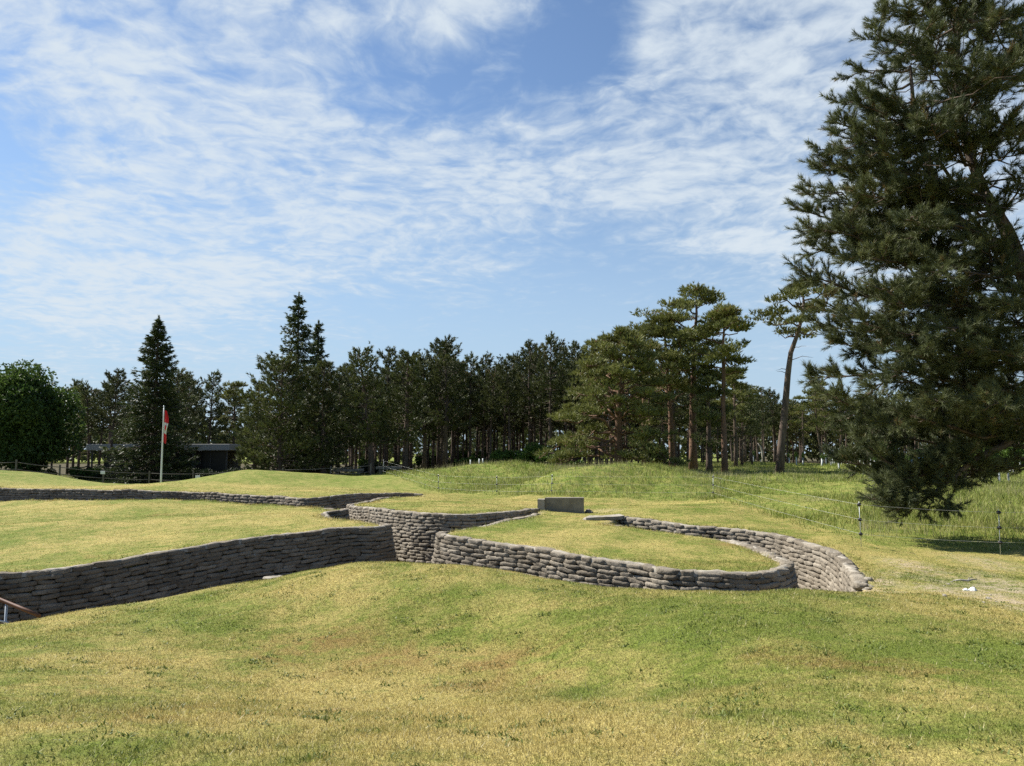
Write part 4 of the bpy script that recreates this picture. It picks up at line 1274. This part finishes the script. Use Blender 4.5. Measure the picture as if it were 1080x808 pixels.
# ------------------------------------------------------------------ handrail of the trench steps
b = np.array(on(8, 14.2))
e = empty("handrail", tuple(b))
tag(e, "sloping brown handrail on grey steel posts at the head of the trench steps", "handrail")
r0, r1 = P(-40, 616, 14.6) - b, P(41.5, 649.5, 13.9) - b
a = Acc(); a.tube(curve(r0, r1, 0, 5), 0.034, 10); ob("rail", a.mesh("rail", M_RAIL, True), e)
for px, py in ((8, 637.5), (-34, 619)):
    t = (px + 40) / 81.5
    top = r0 * (1 - t) + r1 * t
    a = Acc(); a.tube(np.array([(top[0], top[1], top[2] - 0.02), (top[0], top[1], min(-0.05, top[2] - 0.5))]), 0.022, 8)
    ob("post", a.mesh("post", M_STEEL, True), e)
l0, l1 = P(-40, 645, 14.5) - b, P(9, 657, 14.15) - b
a = Acc(); a.tube(curve(l0, l1, 0, 4), 0.018, 8); ob("lower_rail", a.mesh("lower_rail", M_STEEL, True), e)

# ------------------------------------------------------------------ concrete pieces at the trench ends
b = np.array(on(592, 30.6))
e = empty("concrete_block", tuple(b), R(-7))
tag(e, "weathered square-edged concrete block closing the trench behind the grass tongue", "concrete block")
a = Acc(); a.box((0.1, 0.25, 0.02), (1.52, 0.55, 1.06), jig=0.012); ob("body", a.mesh("body", M_CONC), e)
a = Acc(); a.box((-0.81, 0.22, -0.02), (0.30, 0.75, 1.02), jig=0.015); ob("end_pier", a.mesh("end_pier", M_RIM), e)
sl = empty("concrete_slab", tuple(np.array(on(637, 27.2)) + np.array([0, 0, 0.0])), R(16))
tag(sl, "broken flat concrete slab roofing the start of the trench right of the block", "slab")
a = Acc()
poly = np.array([(-0.80, -0.22), (-0.30, -0.40), (0.30, -0.42), (0.62, -0.30), (0.66, 0.30), (0.1, 0.36), (-0.5, 0.26), (-0.88, -0.02)])
vv = np.vstack([np.c_[poly * 1.0, np.full(8, -0.04)], np.c_[poly * 0.96 + rng.normal(0, 0.05, (8, 2)), 0.03 + 0.07 * (poly[:, 0] + 0.8) / 1.5 + rng.normal(0, 0.012, 8)], [[0.05, 0, 0.075]]])
a.add(vv, [(i, (i + 1) % 8, 8 + (i + 1) % 8, 8 + i) for i in range(8)], [(8 + i, 8 + (i + 1) % 8, 16) for i in range(8)])
ob("slab_body", a.mesh("slab_body", M_RIM), sl)
for (px, d, sx, sy, sz, lab, rz) in [(369, 80, 3.0, 1.8, 0.55, "low grey concrete slab in the open before the dark bushy pines", 0.12), (415, 81, 3.3, 1.6, 0.60, "low grey concrete slab behind the crooked trunk of the leaning pine", -0.05)]:
    b = np.array(on(px, d))
    c = empty("concrete_table", tuple(b), rz)
    tag(c, lab, "slab")
    a = Acc(); a.box((0, 0, sz + 0.02), (sx, sy, 0.28), bev=0.03, jig=0.01); ob("top_slab", a.mesh("top_slab", M_RIM), c)
    for s_ in (-1, 1):
        a = Acc(); a.box((s_ * sx * 0.36, 0, sz / 2 - 0.15), (0.3, sy * 0.8, sz - 0.02), bev=0.02); ob("support", a.mesh("support", M_CONC), c)

# ------------------------------------------------------------------ pavilion in the wood
M_GLASS, gnt, gb = new_mat("dark_glazing")
gb.inputs['Base Color'].default_value = (0.012, 0.014, 0.015, 1)
gb.inputs['Roughness'].default_value = 0.25
gb.inputs['Specular IOR Level'].default_value = 0.2
M_FASCIA = mat_plain("pale_fascia", (0.32, 0.32, 0.31), 0.6)
M_FRAME = mat_plain("dark_frame", (0.05, 0.05, 0.05), 0.5)
bx0, bx1, dB = (97 - 540) / F * 100, (246 - 540) / F * 100, 100.0
b = np.array([(bx0 + bx1) / 2, dB, gz((bx0 + bx1) / 2, dB)])
W_ = bx1 - bx0
e = empty("pavilion", tuple(b))
tag(e, "long low pavilion with a pale flat roof edge and dark glazing behind the spruce", "building")
roof_z = P(220, 468.5, dB)[2] - b[2]
a = Acc(); a.box((0, 3.0, roof_z - 0.40), (W_, 8.0, 0.80), bev=0.03); ob("roof", a.mesh("roof", M_FASCIA), e)
a = Acc(); a.box((0, 5.5, (roof_z - 0.80) / 2 - 0.2), (W_ - 1.6, 0.25, roof_z - 0.42)); ob("wall", a.mesh("wall", M_CONC), e)
nwin = 8
for i in range(nwin):
    x = -W_ / 2 + 1.2 + (i + 0.5) * (W_ - 2.4) / nwin
    wdt = (W_ - 2.4) / nwin
    a = Acc()
    hz_ = roof_z - 0.82
    for sx in (-1, 1): a.box((x + sx * (wdt / 2 - 0.05), 1.2, hz_ / 2), (0.08, 0.12, hz_))
    a.box((x, 1.2, hz_ - 0.05), (wdt - 0.19, 0.11, 0.09)); a.box((x, 1.2, 0.08), (wdt - 0.19, 0.11, 0.15))
    f_ = ob("window", a.mesh("window", M_FRAME), e)
    a = Acc(); a.box((x, 1.22, hz_ / 2), (wdt - 0.20, 0.02, hz_ - 0.25)); ob("pane", a.mesh("pane", M_GLASS), f_)
for i in range(5):
    x = -W_ / 2 + 0.5 + i * (W_ - 1.0) / 4
    a = Acc(); a.box((x, -0.4, (roof_z - 0.84) / 2), (0.16, 0.16, roof_z - 0.83)); ob("column", a.mesh("column", M_FRAME), e)

# ------------------------------------------------------------------ parked cars far across the field
M_TYRE = mat_plain("tyre_rubber", (0.02, 0.02, 0.02), 0.8)
def car(loc, rz, col, label, long=4.4):
    e = empty("parked_car", loc, rz)
    tag(e, label, "car", "cars parked under the far pines")
    mt = mat_plain("car_paint_" + label.split()[0], col, 0.25, 0.2, 0.6)
    h = long / 2
    prof = [(-h, 0.45), (-h + 0.05, 0.85), (-h + 0.9, 0.98), (-h + 1.35, 1.38), (-h + 1.9, 1.46), (h - 1.5, 1.44), (h - 0.55, 1.02), (h - 0.05, 0.92), (h, 0.5), (h - 0.2, 0.28), (-h + 0.25, 0.28)]
    a = Acc()
    m = len(prof)
    layers = [(-0.86, 0.97), (-0.80, 1.0), (0.80, 1.0), (0.86, 0.97)]
    vv = []
    for (y, s) in layers:
        for (x, z) in prof:
            inset = 0.12 if z > 1.1 else 0
            vv.append((x * s, y - math.copysign(inset, y), z))
    q = []
    for l_ in range(3):
        for i in range(m):
            q.append((l_ * m + i, l_ * m + (i + 1) % m, (l_ + 1) * m + (i + 1) % m, (l_ + 1) * m + i))
    tr = [(0, i + 1, i) for i in range(1, m - 1)] + [(3 * m, 3 * m + i, 3 * m + i + 1) for i in range(1, m - 1)]
    a.add(np.array(vv), q, tr)
    ob("body", a.mesh("body", mt), e)
    a = Acc()
    for s in (-1, 1):
        y = s * 0.765
        pr = [(-h + 1.30, 1.05), (-h + 1.62, 1.36), (h - 1.68, 1.36), (h - 1.10, 1.05)]
        v8 = [(x, y + dy, z) for dy in (0, s * 0.02) for (x, z) in pr]
        a.add(np.array(v8), [(0, 1, 2, 3), (4, 5, 6, 7), (0, 1, 5, 4), (1, 2, 6, 5), (2, 3, 7, 6), (3, 0, 4, 7)])
    ob("side_windows", a.mesh("side_windows", M_GLASS), e)
    for sx in (-1, 1):
        for sy in (-1, 1):
            a = Acc()
            y = np.array([-0.1, -0.09, 0.09, 0.1]) + sy * 0.80
            a.tube(np.stack([np.full(4, sx * (h - 0.85)), y, np.full(4, 0.31)], -1), [0.26, 0.31, 0.31, 0.26], 14)
            ob("wheel", a.mesh("wheel", M_TYRE, True), e)
car(on(969, 150), 0.15, (0.06, 0.17, 0.42), "blue car parked under the far pines seen beneath the big tree")
car(on(990, 151), 0.3, (0.62, 0.65, 0.68), "silver car parked right of the blue car under the far pines")

# ------------------------------------------------------------------ tree guards with saplings
M_TUBE = mat_plain("white_plastic_tube", (0.52, 0.54, 0.52), 0.5)
ta, sa = Acc(), Acc()
th = np.linspace(0, 2 * np.pi, 9)[:-1]
ring = lambda r, z: np.stack([r * np.cos(th), r * np.sin(th), np.full(8, z)], -1)
vv = np.vstack([ring(0.085, -0.1), ring(0.085, 1.1), ring(0.078, 1.1), ring(0.078, 0.8)])
qq = [(l_ * 8 + i, l_ * 8 + (i + 1) % 8, l_ * 8 + 8 + (i + 1) % 8, l_ * 8 + 8 + i) for l_ in range(3) for i in range(8)]
ta.add(vv, qq)
tube_me = ta.mesh("tube", M_TUBE, True)
stk = Acc(); stk.box((0.11, 0, 0.5), (0.035, 0.035, 1.25)); stake_me = stk.mesh("stake", M_DARKWOOD)
n = 70
q_ = rng.normal(size=(n, 3)); q_ /= np.linalg.norm(q_, axis=1)[:, None]
sa.leaves(np.array([0, 0, 1.35]) + q_ * rng.uniform(0.1, 1, (n, 1)) * np.array([0.28, 0.28, 0.5]), q_, 3, 0.14, 0.09, 0.8)
sa.tube(np.array([(0, 0, 0.2), (0.02, 0, 1.0), (0, 0.02, 1.6)]), [0.015, 0.012, 0.006], 5)
sap_me = sa.mesh("sapling", M_SHRUB)
def guard(px, d, label, group, sap=True, sc=1.0):
    g = empty("tree_guard", on(px, d), rng.uniform(0, 6))
    g.scale = (sc,) * 3
    g.rotation_euler = (rng.normal(0, 0.03), rng.normal(0, 0.03), rng.uniform(0, 6))
    tag(g, label, "tree guard", group)
    ob("tube", tube_me, g); ob("stake", stake_me, g)
    if sap: ob("sapling", sap_me, g)
for (px, d, lab) in [(1019.5, 70, "tallest bright white tree guard, first of the row right of the drooping bough"), (1025.5, 71, "short white tree guard just right of the tallest one"), (1034, 69, "white tree guard standing alone in the middle of the near row"), (1050.5, 63, "nearest white tree guard, lower in the meadow than its row"), (1060, 68, "short white tree guard at the right end of the near row")]:
    guard(px, d, lab, "near white tree guards in the meadow", False, 0.95)
for k in range(64):
    d = rng.uniform(88, 146)
    px = rng.uniform(782, 1100) if k < 50 else rng.uniform(955, 1000)
    guard(px, d, "one of the small white tubes with a green sapling scattered over the far sapling field", "saplings in tubes across the far field", True, rng.uniform(0.75, 1.1))
for (px, d, lab) in [(496.5, 66, "pale thin tube left of the pair in front of the green bank"), (505.5, 66, "pale tube, left of the close pair in front of the green bank"), (509.5, 66, "pale tube, right of the close pair in front of the green bank")]:
    guard(px, d, lab, "pale tubes before the green bank", False, 0.6)

# ------------------------------------------------------------------ small things lying on the turf
b = np.array(on(1010, 16.4))
a = Acc()
pts = np.array([(-0.26, 0.03, 0.03), (-0.12, 0.0, 0.05), (0.02, -0.02, 0.035), (0.14, 0.02, 0.055), (0.27, 0.06, 0.05)])
a.tube(pts, [0.012, 0.019, 0.022, 0.018, 0.007], 7)
a.tube(np.array([pts[2], pts[2] + np.array([0.07, 0.06, 0.05]), pts[2] + np.array([0.16, 0.09, 0.06])]), [0.012, 0.009, 0.004], 5)
o = ob("fallen_branch", a.mesh("fallen_branch", M_BARK_GREY, True)); o.location = tuple(b)
tag(o, "bleached fallen branch lying on the turf right of the rubble wall end", "branch")


def stone(loc, r, label, mat=None, group=None, sq=0.6):
    import bmesh
    bm = bmesh.new()
    bmesh.ops.create_icosphere(bm, subdivisions=2, radius=r)
    ph = rng.uniform(0, 6, 3)
    for v in bm.verts:
        f = 1 + 0.22 * math.sin(v.co.x / r * 2.3 + ph[0]) * math.sin(v.co.y / r * 2.9 + ph[1]) + 0.14 * math.sin(v.co.z / r * 4 + ph[2]) + rng.normal(0, 0.05)
        v.co *= f
        v.co.z *= sq
    me_ = bpy.data.meshes.new("stone"); bm.to_mesh(me_); bm.free()
    me_.materials.append(mat or M_RIM)
    o = ob("stone", me_); o.location = (loc[0], loc[1], loc[2] + r * sq * 0.3)
    o.rotation_euler = (0, 0, rng.uniform(0, 6))
    tag(o, label, "stone", group)
stone(on(1016, 14.9), 0.075, "pale chalky stone on the bare soil at the right edge of the lawn", M_WHITE)
stone(on(1009, 14.9), 0.05, "small chip beside the pale chalky stone on the lawn", M_WHITE)
for k in range(16):
    t = rng.uniform(0, 1)
    px, d = 884 + 20 * t + rng.normal(0, 2), 17.9 - 2.5 * t + rng.normal(0, 0.15)
    stone(on(px + 7, d), rng.uniform(0.04, 0.11), "one of the loose rubble lumps at the crumbled low end of the sunlit wall", None, "rubble at the sunlit wall end")
for (px, d, lab) in [(293, 16.0, "flat pale rim stone at the trench lip, the one nearer the handrail"), (308, 16.3, "flat pale rim stone at the trench lip, the one farther from the handrail")]:
    stone(on(px, d), 0.20, lab, None, None, 0.28)
for k in range(12):
    stone(on(rng.uniform(985, 1078), rng.uniform(12.2, 16.8)), rng.uniform(0.02, 0.045), "one of the small pale stones strewn over the bare soil by the fallen branch", None, "small stones on the bare soil")
stone(on(620, 31.0), 0.16, "small dark stone at the right foot of the concrete block", M_CONC)

# ------------------------------------------------------------------ grass
def blades(name, x, y, h, w, lean, label, seg2=False):
    n = len(x)
    z = bil(HG, x, y)
    az = rng.uniform(0, 2 * np.pi, n)
    faz = rng.uniform(0, 2 * np.pi, n)
    ln_ = lean * rng.uniform(0.2, 1.0, n)
    dx, dy = np.cos(az) * np.sin(ln_), np.sin(az) * np.sin(ln_)
    dz = np.cos(ln_)
    wx, wy = np.cos(faz) * w * 0.5, np.sin(faz) * w * 0.5
    base = np.stack([x, y, z - 0.008], -1)
    wv = np.stack([wx, wy, np.zeros(n)], -1)
    dirv = np.stack([dx, dy, dz], -1)
    mead = meadow_mask(x, y)
    mead = np.maximum(mead, 0.75 * sstep(y, 49.5, 53))
    tint = rng.uniform(0, 1, n)
    extra = {k: bil(G_, x, y) for k, G_ in (("dry", DRY), ("rust", RUST), ("lush", LUSH))}
    if not seg2:
        tip = base + dirv * h[:, None]
        v = np.stack([base - wv, base + wv, tip], 1).reshape(-1, 3)
        t = np.arange(3 * n).reshape(-1, 3)
        m = mesh_np(name, v, [t], M_BLADE, False, fattr={"tint": tint}, pattr={"mead": np.repeat(mead, 3), **{k_: np.repeat(v_, 3) for k_, v_ in extra.items()}})
    else:
        mid = base + dirv * (h * 0.55)[:, None]
        bend = dirv + np.stack([dx, dy, -0.35 * np.ones(n)], -1) * 0.8
        tip = mid + bend * (h * 0.45)[:, None]
        v = np.stack([base - wv, base + wv, mid + wv * 0.8, mid - wv * 0.8, tip], 1).reshape(-1, 3)
        k = np.arange(n)[:, None] * 5
        q = k + np.array([[0, 1, 2, 3]]); t = k + np.array([[3, 2, 4]])
        m = mesh_np(name, v, [q, t], M_BLADE, False, fattr={"tint": np.concatenate([tint, tint])}, pattr={"mead": np.repeat(mead, 5), **{k_: np.repeat(v_, 5) for k_, v_ in extra.items()}})
    o = ob(name, m)
    tag(o, label, "grass", kind="stuff")
    return o


def polar(n, d0, d1, a=0.74, power=1.0):
    ang = rng.uniform(-a, a, n)
    d = d0 + (d1 - d0) * rng.uniform(0, 1, n) ** power
    return d * np.sin(ang) / np.maximum(np.cos(ang), 0.2), d


# short mown turf close to the camera
x, y = polar(620000, 3.2, 18.5, 0.72, 1.05)
keep = (bil(SD, x, y) < -0.10) & (bil(BARE, x, y) < rng.uniform(0.1, 1.0, len(x))) & (meadow_mask(x, y) < 0.5)
x, y = x[keep], y[keep]
cl = 0.55 + 0.45 * np.sin(2.3 * x + 1.7 * np.sin(1.9 * y)) * np.sin(2.7 * y + 1.1 * np.sin(2.2 * x))
h = rng.uniform(0.016, 0.044, len(x)) * (0.7 + 0.6 * cl)
blades("mown_grass", x, y, h, 0.0035 + 0.0007 * y, 1.15, "short mown turf of the foreground slope")
# darker broad-leaved weed clumps and pale cut stems scattered through the lawn
nc = 520
cx_, cy_ = polar(nc, 3.6, 17.5, 0.72, 1.0)
k_ = rng.integers(14, 46, nc)
rad_ = np.repeat(rng.uniform(0.04, 0.13, nc), k_)
x = np.repeat(cx_, k_) + rng.normal(0, 1, k_.sum()) * rad_; y = np.repeat(cy_, k_) + rng.normal(0, 1, k_.sum()) * rad_
keep = bil(SD, x, y) < -0.15
x, y = x[keep], y[keep]
M_BLADE_OLD = M_BLADE
M_BLADE = mat_leaf("weed_leaves", (0.095, 0.130, 0.024), (0.190, 0.240, 0.050), None, 0.25)
blades("lawn_weeds", x, y, rng.uniform(0.02, 0.06, len(x)), 0.010 + 0.0008 * y, 1.25, "dark green weed clumps scattered in the mown turf", True)
x, y = polar(42000, 3.4, 17, 0.72, 1.0)
keep = (bil(SD, x, y) < -0.15) & (rng.uniform(0, 1, len(x)) < 0.25 + bil(DRY, x, y))
x, y = x[keep], y[keep]
M_BLADE = mat_leaf("cut_stems", (0.34, 0.29, 0.13), (0.56, 0.49, 0.27), None, 0.15)
blades("cut_grass", x, y, rng.uniform(0.03, 0.075, len(x)), 0.003 + 0.0006 * y, 1.5, "dry pale mowings lying on the turf")
M_BLADE = M_BLADE_OLD
# turf on the plateaus beyond
x, y = polar(260000, 17.5, 52, 0.72, 1.0)
keep = (bil(SD, x, y) < -0.16) & (bil(BARE, x, y) < rng.uniform(0.1, 1.0, len(x))) & (meadow_mask(x, y) < 0.5)
x, y = x[keep], y[keep]
blades("mown_grass", x, y, rng.uniform(0.02, 0.05, len(x)), 0.004 + 0.0007 * y, 1.1, "short mown turf on the plateaus between the trenches")
# longer tufts left along the trench rims
lx, ly = [], []
for k_ in ("west", "island", "centre", "east", "north"):
    pth = paths[k_]
    i_ = rng.integers(0, len(pth), len(pth) * 60)
    a_ = pth[i_, :2] + rng.normal(0, 0.07, (len(i_), 2))
    t_ = np.gradient(pth[:, :2], axis=0)[i_]; t_ /= np.linalg.norm(t_, axis=1)[:, None] + 1e-9
    o_ = rng.uniform(-0.55, 0.55, len(i_))
    a_ = a_ + np.stack([-t_[:, 1], t_[:, 0]], -1) * o_[:, None]
    lx.append(a_[:, 0]); ly.append(a_[:, 1])
x, y = np.concatenate(lx), np.concatenate(ly)
sdv = bil(SD, x, y)
keep = (sdv < -0.05) & (np.sin(1.9 * x + 2.3 * y) + rng.normal(0, 0.7, len(x)) > -0.3)
x, y = x[keep], y[keep]
blades("mown_grass", x, y, rng.uniform(0.04, 0.11, len(x)) * (1 + 0.7 * np.clip(np.sin(3.1 * x + 1.7 * y) + np.sin(5.3 * y - 2.2 * x), 0, 1)), 0.004 + 0.0006 * y, 1.15, "unevenly trimmed grass tufts along the trench rims")
# long meadow grass beyond the electric fence
x, y = polar(520000, 21, 115, 0.74, 1.25)
mm = meadow_mask(x, y)
patch = 0.5 + 0.5 * np.sin(0.55 * x + 1.3 * np.sin(0.21 * y)) * np.sin(0.33 * y + 1.2 * np.sin(0.3 * x))
pxc = 540 + x / y * F
low = np.clip(1 - np.abs((pxc - 830) / 95.0), 0, 1) * (y < 52) * (y > 30)
keep = (mm > 0.5) & (rng.uniform(0, 1, len(x)) < 0.45 + 0.6 * patch)
x, y, patch, low = x[keep], y[keep], patch[keep], low[keep]
h = rng.uniform(0.12, 0.46, len(x)) * (0.40 + 0.85 * patch) * (1 - 0.65 * low) * (0.45 + 0.45 * (x < 9) + 0.55 * (x >= 9) * sstep(y - np.interp(x, FXY[::-1, 0], FXY[::-1, 1]), 1.0, 7.0))
blades("meadow_grass", x, y, h, 0.005 + 0.00042 * y, 0.55, "long flowering meadow grass beyond the wire fence", True)

# pale seed heads standing above the meadow grass
x, y = polar(100000, 24, 80, 0.74, 1.3)
mm = meadow_mask(x, y)
patch = 0.5 + 0.5 * np.sin(0.42 * x + 1.3 * np.sin(0.25 * y)) * np.sin(0.37 * y + 1.2 * np.sin(0.3 * x) + 1.0)
pxc = 540 + x / y * F
keep = (mm > 0.6) & (rng.uniform(0, 1, len(x)) < 0.15 + 0.85 * patch ** 2) & ~((np.abs(pxc - 830) < 70) & (y < 50))
x, y = x[keep], y[keep]
M_SEED = mat_leaf("seed_heads", (0.17, 0.16, 0.07), (0.34, 0.31, 0.17), None, 0.3)
M_BLADE_OLD, M_BLADE = M_BLADE, M_SEED
blades("seed_heads", x, y, rng.uniform(0.30, 0.55, len(x)), 0.004 + 0.0003 * y, 0.35, "pale flowering seed heads above the long meadow grass")
M_BLADE = M_BLADE_OLD
# ------------------------------------------------------------------ light and sky
SUN_DIR = np.array([-0.89, 0.455]) / math.hypot(0.89, 0.455)
ELEV = R(45)
sun = bpy.data.lights.new("sun", 'SUN')
sun.energy = 5.0
sun.angle = R(0.55)
sun.color = (1.0, 0.955, 0.88)
so = bpy.data.objects.new("sun", sun)
COL.objects.link(so)
from mathutils import Vector
dv = Vector((SUN_DIR[0] * math.cos(ELEV), SUN_DIR[1] * math.cos(ELEV), math.sin(ELEV)))
so.rotation_euler = dv.to_track_quat('Z', 'Y').to_euler()
so.location = (-30, 10, 40)

w = bpy.data.worlds.new("World")
scene.world = w
w.use_nodes = True
nt = w.node_tree
for n in list(nt.nodes): nt.nodes.remove(n)
out = N(nt, 'ShaderNodeOutputWorld')
bg = N(nt, 'ShaderNodeBackground')
bg.inputs['Strength'].default_value = 0.079
sky = N(nt, 'ShaderNodeTexSky', sky_type='NISHITA')
sky.sun_disc = False
sky.sun_elevation = ELEV
sky.sun_rotation = math.atan2(SUN_DIR[0], SUN_DIR[1])
sky.air_density = 1.0
sky.dust_density = 0.1
sky.ozone_density = 2.0
tc = N(nt, 'ShaderNodeTexCoord')
D = tc.outputs['Generated']
nd = N(nt, 'ShaderNodeVectorMath', operation='NORMALIZE')
L(nt, D, nd.inputs[0])
D = nd.outputs[0]
sp = N(nt, 'ShaderNodeSeparateXYZ')
L(nt, D, sp.inputs[0])
zc = mth(nt, 'ADD', mth(nt, 'MAXIMUM', sp.outputs[2], 0.0), 0.10)
cx = mth(nt, 'DIVIDE', sp.outputs[0], zc)
cy = mth(nt, 'DIVIDE', sp.outputs[1], zc)
cb = N(nt, 'ShaderNodeCombineXYZ')
L(nt, cx, cb.inputs[0]); L(nt, cy, cb.inputs[1])
plane = cb.outputs[0]


def blob(px, py, kx, amp):
    v = P(px, py, 100.0) - np.array([0, 0, EYE])
    v /= np.linalg.norm(v)
    d = N(nt, 'ShaderNodeVectorMath', operation='DOT_PRODUCT')
    L(nt, D, d.inputs[0])
    d.inputs[1].default_value = tuple(v)
    e = mth(nt, 'EXPONENT', mth(nt, 'MULTIPLY', mth(nt, 'SUBTRACT', d.outputs['Value'], 1.0), kx))
    return mth(nt, 'MULTIPLY', e, amp)


# k = 1/sigma^2 (radians)
cover = None
for (px, py, sig, amp) in [
    (30, 20, 0.10, 0.45), (130, 40, 0.10, 0.42), (190, 95, 0.075, 0.45), (240, 40, 0.08, 0.35), (90, 75, 0.06, 0.25), (330, 60, 0.07, 0.22), (420, 15, 0.07, 0.42), (520, 0, 0.055, 0.55), (470, 25, 0.03, 0.25),
    (300, 115, 0.07, 0.26), (250, 165, 0.08, 0.28), (330, 165, 0.07, 0.28), (390, 205, 0.07, 0.34), (470, 200, 0.075, 0.42), (470, 150, 0.05, 0.35), (540, 140, 0.06, 0.36), (560, 200, 0.08, 0.34), (640, 130, 0.07, 0.42), (720, 100, 0.08, 0.42), (730, 180, 0.09, 0.32), (640, 220, 0.08, 0.24),
    (820, 70, 0.09, 0.52), (860, 140, 0.11, 0.60), (800, 110, 0.06, 0.3), (900, 60, 0.10, 0.40), (840, 225, 0.09, 0.32), (960, 180, 0.15, 0.40), (680, 25, 0.06, 0.16), (760, 15, 0.07, 0.22), (1050, 60, 0.2, 0.25),
    (100, 205, 0.05, 0.26), (170, 210, 0.06, 0.30), (30, 265, 0.055, 0.42), (120, 290, 0.07, 0.30), (220, 250, 0.08, 0.26), (320, 270, 0.10, 0.22), (200, 330, 0.14, 0.22), (40, 350, 0.13, 0.20), (450, 270, 0.08, 0.18), (520, 300, 0.07, 0.10), (620, 340, 0.06, 0.08),
    (570, 80, 0.06, -0.36), (490, 100, 0.05, -0.34), (420, 112, 0.045, -0.34), (340, 95, 0.03, -0.18), (10, 140, 0.06, -0.26), (280, 170, 0.03, -0.15), (85, 150, 0.045, -0.26), (30, 205, 0.04, -0.26), (660, 65, 0.035, -0.3), (615, 70, 0.04, -0.3), (360, 110, 0.035, -0.2), (300, 60, 0.03, -0.2), (600, 270, 0.06, -0.1), (790, 40, 0.03, -0.15), (280, 45, 0.035, -0.12), (610, 60, 0.05, -0.25), (700, 300, 0.09, -0.18), (600, 265, 0.05, -0.10), (450, 340, 0.10, -0.12), (800, 290, 0.05, -0.15)]:
    b = blob(px, py, 1.0 / sig ** 2, amp)
    cover = b if cover is None else mth(nt, 'ADD', cover, b)

wrp = N(nt, 'ShaderNodeTexNoise')
wrp.inputs['Scale'].default_value = 1.3
wrp.inputs['Detail'].default_value = 4
L(nt, plane, wrp.inputs['Vector'])
va = N(nt, 'ShaderNodeVectorMath', operation='MULTIPLY_ADD')
L(nt, wrp.outputs['Color'], va.inputs[0])
va.inputs[1].default_value = (0.40, 0.40, 0.40)
L(nt, plane, va.inputs[2])
mp = N(nt, 'ShaderNodeMapping')
mp.inputs['Rotation'].default_value = (0, 0, R(-52))
mp.inputs['Scale'].default_value = (0.8, 1.6, 1.0)
L(nt, va.outputs[0], mp.inputs['Vector'])
streak = noise(nt, mp.outputs[0], 1.5, 8, 0.62, 0.2)
puff = noise(nt, va.outputs[0], 15.0, 5, 0.55, 0.3)
puff2 = noise(nt, va.outputs[0], 5.5, 7, 0.6, 0.2)
tex = mth(nt, 'ADD', mth(nt, 'MULTIPLY', streak, 0.27), mth(nt, 'ADD', mth(nt, 'MULTIPLY', puff2, 0.36), mth(nt, 'MULTIPLY', puff, 0.37)))
cover = mrange(nt, cover, -0.35, 0.75, -0.35, 0.55, False)
dens = mth(nt, 'ADD', mth(nt, 'MULTIPLY', mth(nt, 'SUBTRACT', tex, 0.5), 2.7), cover)
alpha = mrange(nt, dens, -0.03, 0.90, 0.0, 0.97)
cloudcol = mixc(nt, mrange(nt, dens, 0.1, 0.7), (3.7, 4.5, 5.35), (4.6, 5.15, 5.65))
elev = sp.outputs[2]
base = mixc(nt, 1.0, sky.outputs[0], (0.82, 0.86, 0.90), 'MULTIPLY')
base = mixc(nt, mrange(nt, elev, 0.0, 0.44, 0.90, 0.0), base, (2.95, 3.95, 5.0))     # thin high veil towards the horizon
skymix = mixc(nt, alpha, base, cloudcol)
L(nt, skymix, bg.inputs['Color'])
L(nt, bg.outputs[0], out.inputs['Surface'])

vs = scene.view_settings
vs.view_transform = 'Standard'
vs.look = 'None'
vs.gamma = 1.0
vs.exposure = 0.97
vs.use_curve_mapping = False
scene.render.engine = 'CYCLES'
scene.cycles.max_bounces = 6
scene.cycles.diffuse_bounces = 3
scene.cycles.transmission_bounces = 3
scene.cycles.use_denoising = False
scene.cycles.denoiser = 'OPENIMAGEDENOISE'
scene.cycles.use_adaptive_sampling = True
scene.cycles.adaptive_threshold = 0.01
